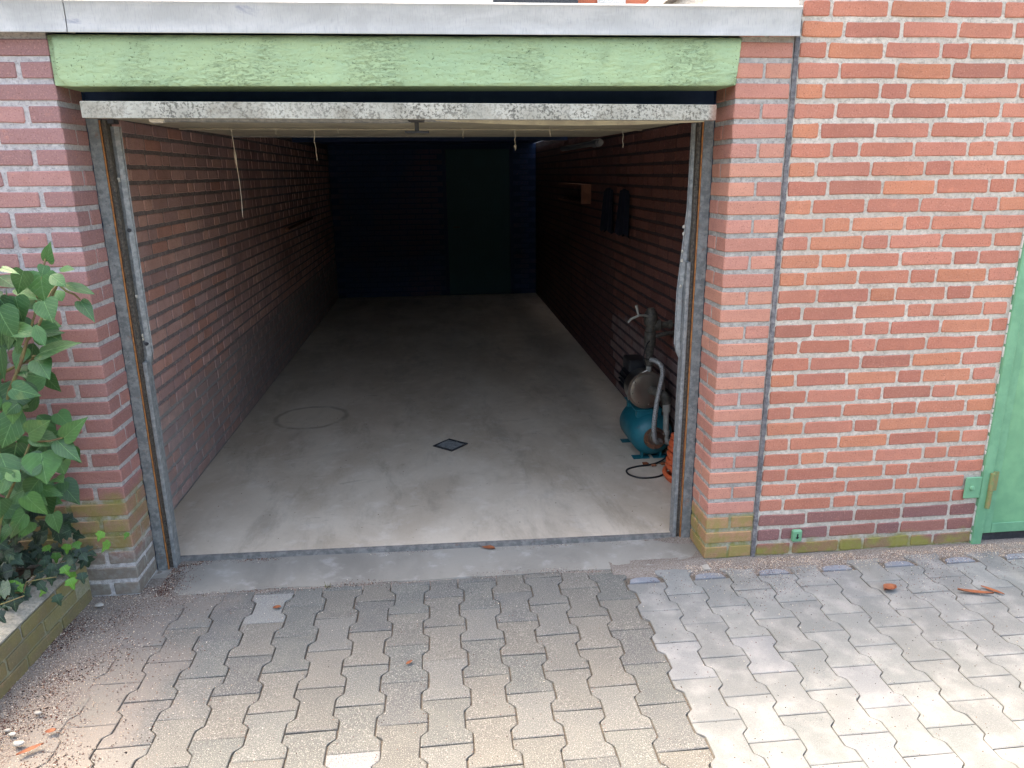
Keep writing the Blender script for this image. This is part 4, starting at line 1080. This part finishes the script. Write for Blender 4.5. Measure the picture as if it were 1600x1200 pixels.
o = MB().box((-.97, 7.455, .03), (-.12, 7.49, 1.96), .003).build('door_leaf', M['backdoor'], bd); o.location = (.53, -7.45, 0)
o = MB().box((-1.02, 7.46, .02), (-.975, 7.499, 2.0)).box((-.115, 7.46, .02), (-.07, 7.499, 2.0)).build('door_frame', M['darkboard'], bd); o.location = (.53, -7.45, 0)
o = MB().tube([(-.90, 7.44, .95), (-.80, 7.44, .95)], .01, 8).build('handle', M['darkmetal'], bd); o.location = (.53, -7.45, 0)

# ------------------------------------------------------------------ loose leaves and pebbles
def dead_leaf(x, y, L, W_, ang, curl, lab, z=.004):
    v = []; n = 8
    for i in range(n+1):
        t = i/n; w = W_*math.sin(math.pi*min(1, max(.03, t)))**.6/2
        for s in (-1, 0, 1):
            v.append(((t-.5)*L, s*w+curl*.15*L*math.sin(t*3), z+.35*W_*abs(s)*(.4+curl)+.15*L*curl*(2*t-1)**2+.002))
    o = mesh_obj('dead_leaf', v, [(i*3+a, i*3+3+a, i*3+4+a, i*3+1+a) for i in range(n) for a in range(2)], M['dead'], None, True)
    o.location = (x, y, 0); o.rotation_euler = (0, 0, ang); tag(o, lab, 'dead leaf', 'dead leaves on the ground')
dead_leaf(-.938, .215, .075, .035, -.5, .2, 'rust-brown dead leaf lying on the concrete at the threshold strip')
dead_leaf(.656, -.328, .06, .045, .2, .5, 'orange-brown curled dead leaf on the pale pavers left of the two long ones')
dead_leaf(.975, -.395, .13, .022, -.35, .5, 'long twisted brown dead leaf, the larger of the pair at the right')
dead_leaf(1.06, -.38, .085, .02, -.95, .1, 'narrow straight dead leaf, the smaller of the pair at the right')
dead_leaf(-2.37, -.865, .07, .018, .6, .3, 'slender orange dead leaf in the lower left corner by the litter', .012)
dead_leaf(-2.348, -.79, .03, .02, .2, .2, 'small red-brown leaf scrap above the slender leaf at lower left', .012)
dead_leaf(-1.796, -.168, .03, .022, .2, .3, 'small orange leaf scrap on an old paver near the apron')
dead_leaf(-1.264, -.571, .028, .014, .7, .3, 'tiny orange leaf scrap in the middle of the old pavers')
for (x, y, s, lab) in ((-2.42, -.835, .014, 'largest white pebble at lower left among the litter'), (-2.46, -.79, .009, 'white pebble left of the largest one'), (-2.485, -.77, .008, 'white pebble nearest the planter foot'), (-2.43, -.70, .009, 'yellowish pebble above the white ones at lower left'), (-2.50, -.08, .014, 'pale grey stone chip at the foot of the left pier')):
    bm = bmesh.new(); bmesh.ops.create_icosphere(bm, subdivisions=2, radius=s)
    for v in bm.verts: v.co = Vector((v.co.x*1.2, v.co.y*.8, v.co.z*.5))*(1+.35*noise.noise(v.co*60+Vector((x*40, y, 0))))
    me = bpy.data.meshes.new('pebble'); bm.to_mesh(me); bm.free(); me.materials.append(M['stone'])
    o = bpy.data.objects.new('pebble', me); COL.objects.link(o); o.location = (x, y, .013+s*.3); tag(o, lab, 'pebble', 'pebbles at lower left')
o = MB().box((-.03, -.085, .0), (.0, -.035, .008), .002, .002).build('stone_chip', M['stone']); o.rotation_euler = (0, 0, .0); tag(o, 'flat grey chip lying at the foot of the right pier', 'stone')
m = MB()
for i in range(7):
    a = i; m.tube([(-1.62+.004*i-.01, -.03, 0), (-1.62+.004*i-.01+R.uniform(-.006, .006), -.03, R.uniform(.012, .03))], .0008, 4)
o = m.build('weed', M['stem']); tag(o, 'tiny dry weed sprouting between the apron and the old pavers', 'weed')

# ------------------------------------------------------------------ houses beyond the roof
hs2 = thing('brick_house', 'orange brick house partly seen above the right of the garage roof', 'house', (4, 15, 0))
o = MB().box((1.9, 14, 0), (9, 22, 6.5)).build('wall', M['brick_right'], hs2); o.color = (*sr((190, 108, 80)), 1); o.location = (-4, -15, 0)
o = MB().box((1.4, 13.6, 6.5), (9.5, 22.4, 6.7)).build('roof', M['roofing'], hs2); o.location = (-4, -15, 0)
for i in range(6):
    o = MB().box((2.4+i*1.1, 13.96, 5.0), (3.0+i*1.1, 13.999, 6.1)).build('window', M['white'], hs2); o.location = (-4, -15, 0)
dk = MB().box((.15, 13.2, 0), (1.85, 18, 5.6)).build('dark_gable', M['darkmetal']); tag(dk, 'dark gable just visible above the middle of the garage roof edge', 'building')
dk = MB().box((-5.9, 13.8, 0), (-4.4, 18, 5.35)).build('chimney_stack', M['brick_right']); dk.color = (*sr((110, 70, 62)), 1); tag(dk, 'brown brick stack just visible above the left of the roof edge', 'chimney')

# ------------------------------------------------------------------ unseen hedges added behind and left of the camera to block low sky
M['blocker_hedge'] = metal_paint('hedge leaves', sr((44, 62, 38)), sr((60, 80, 48)), .8, .3, 8)
def blocker_hedge(x0, x1, y0, y1, h, lab):
    m = MB(); m.box((x0+.35, y0+.35, 0), (x1-.35, y1-.35, h-.3)); 
    for _ in range(9000):
        f = R.choice('xyyt' if x1-x0 > y1-y0 else 'xxyt'); p = [R.uniform(x0, x1), R.uniform(y0, y1), R.uniform(0, h)]
        if f == 'x': p[0] = R.choice((x0, x1))
        elif f == 'y': p[1] = R.choice((y0, y1))
        else: p[2] = h
        p = Vector(p)+Vector([R.uniform(-.35, .35) for _ in range(3)]); p.z = abs(p.z)
        a = Vector([R.uniform(-1, 1) for _ in range(3)]).normalized()*.16; b_ = a.orthogonal().normalized()*.1
        m.v += [p-a, p+b_, p+a, p-b_]; q = len(m.v)-4; m.f.append((q, q+1, q+2, q+3))
    o = mesh_obj('blocker_hedge', m.v, m.f, M['blocker_hedge']); tag(o, lab, 'blocker_hedge'); return o
blocker_hedge(-11, 12, -13.2, -11.6, 3.4, 'tall dark green hedge added out of view across the yard to block low sky')
blocker_hedge(-11, -9.6, -11.2, -.5, 3.2, 'dark green hedge added out of view on the left to block low sky')
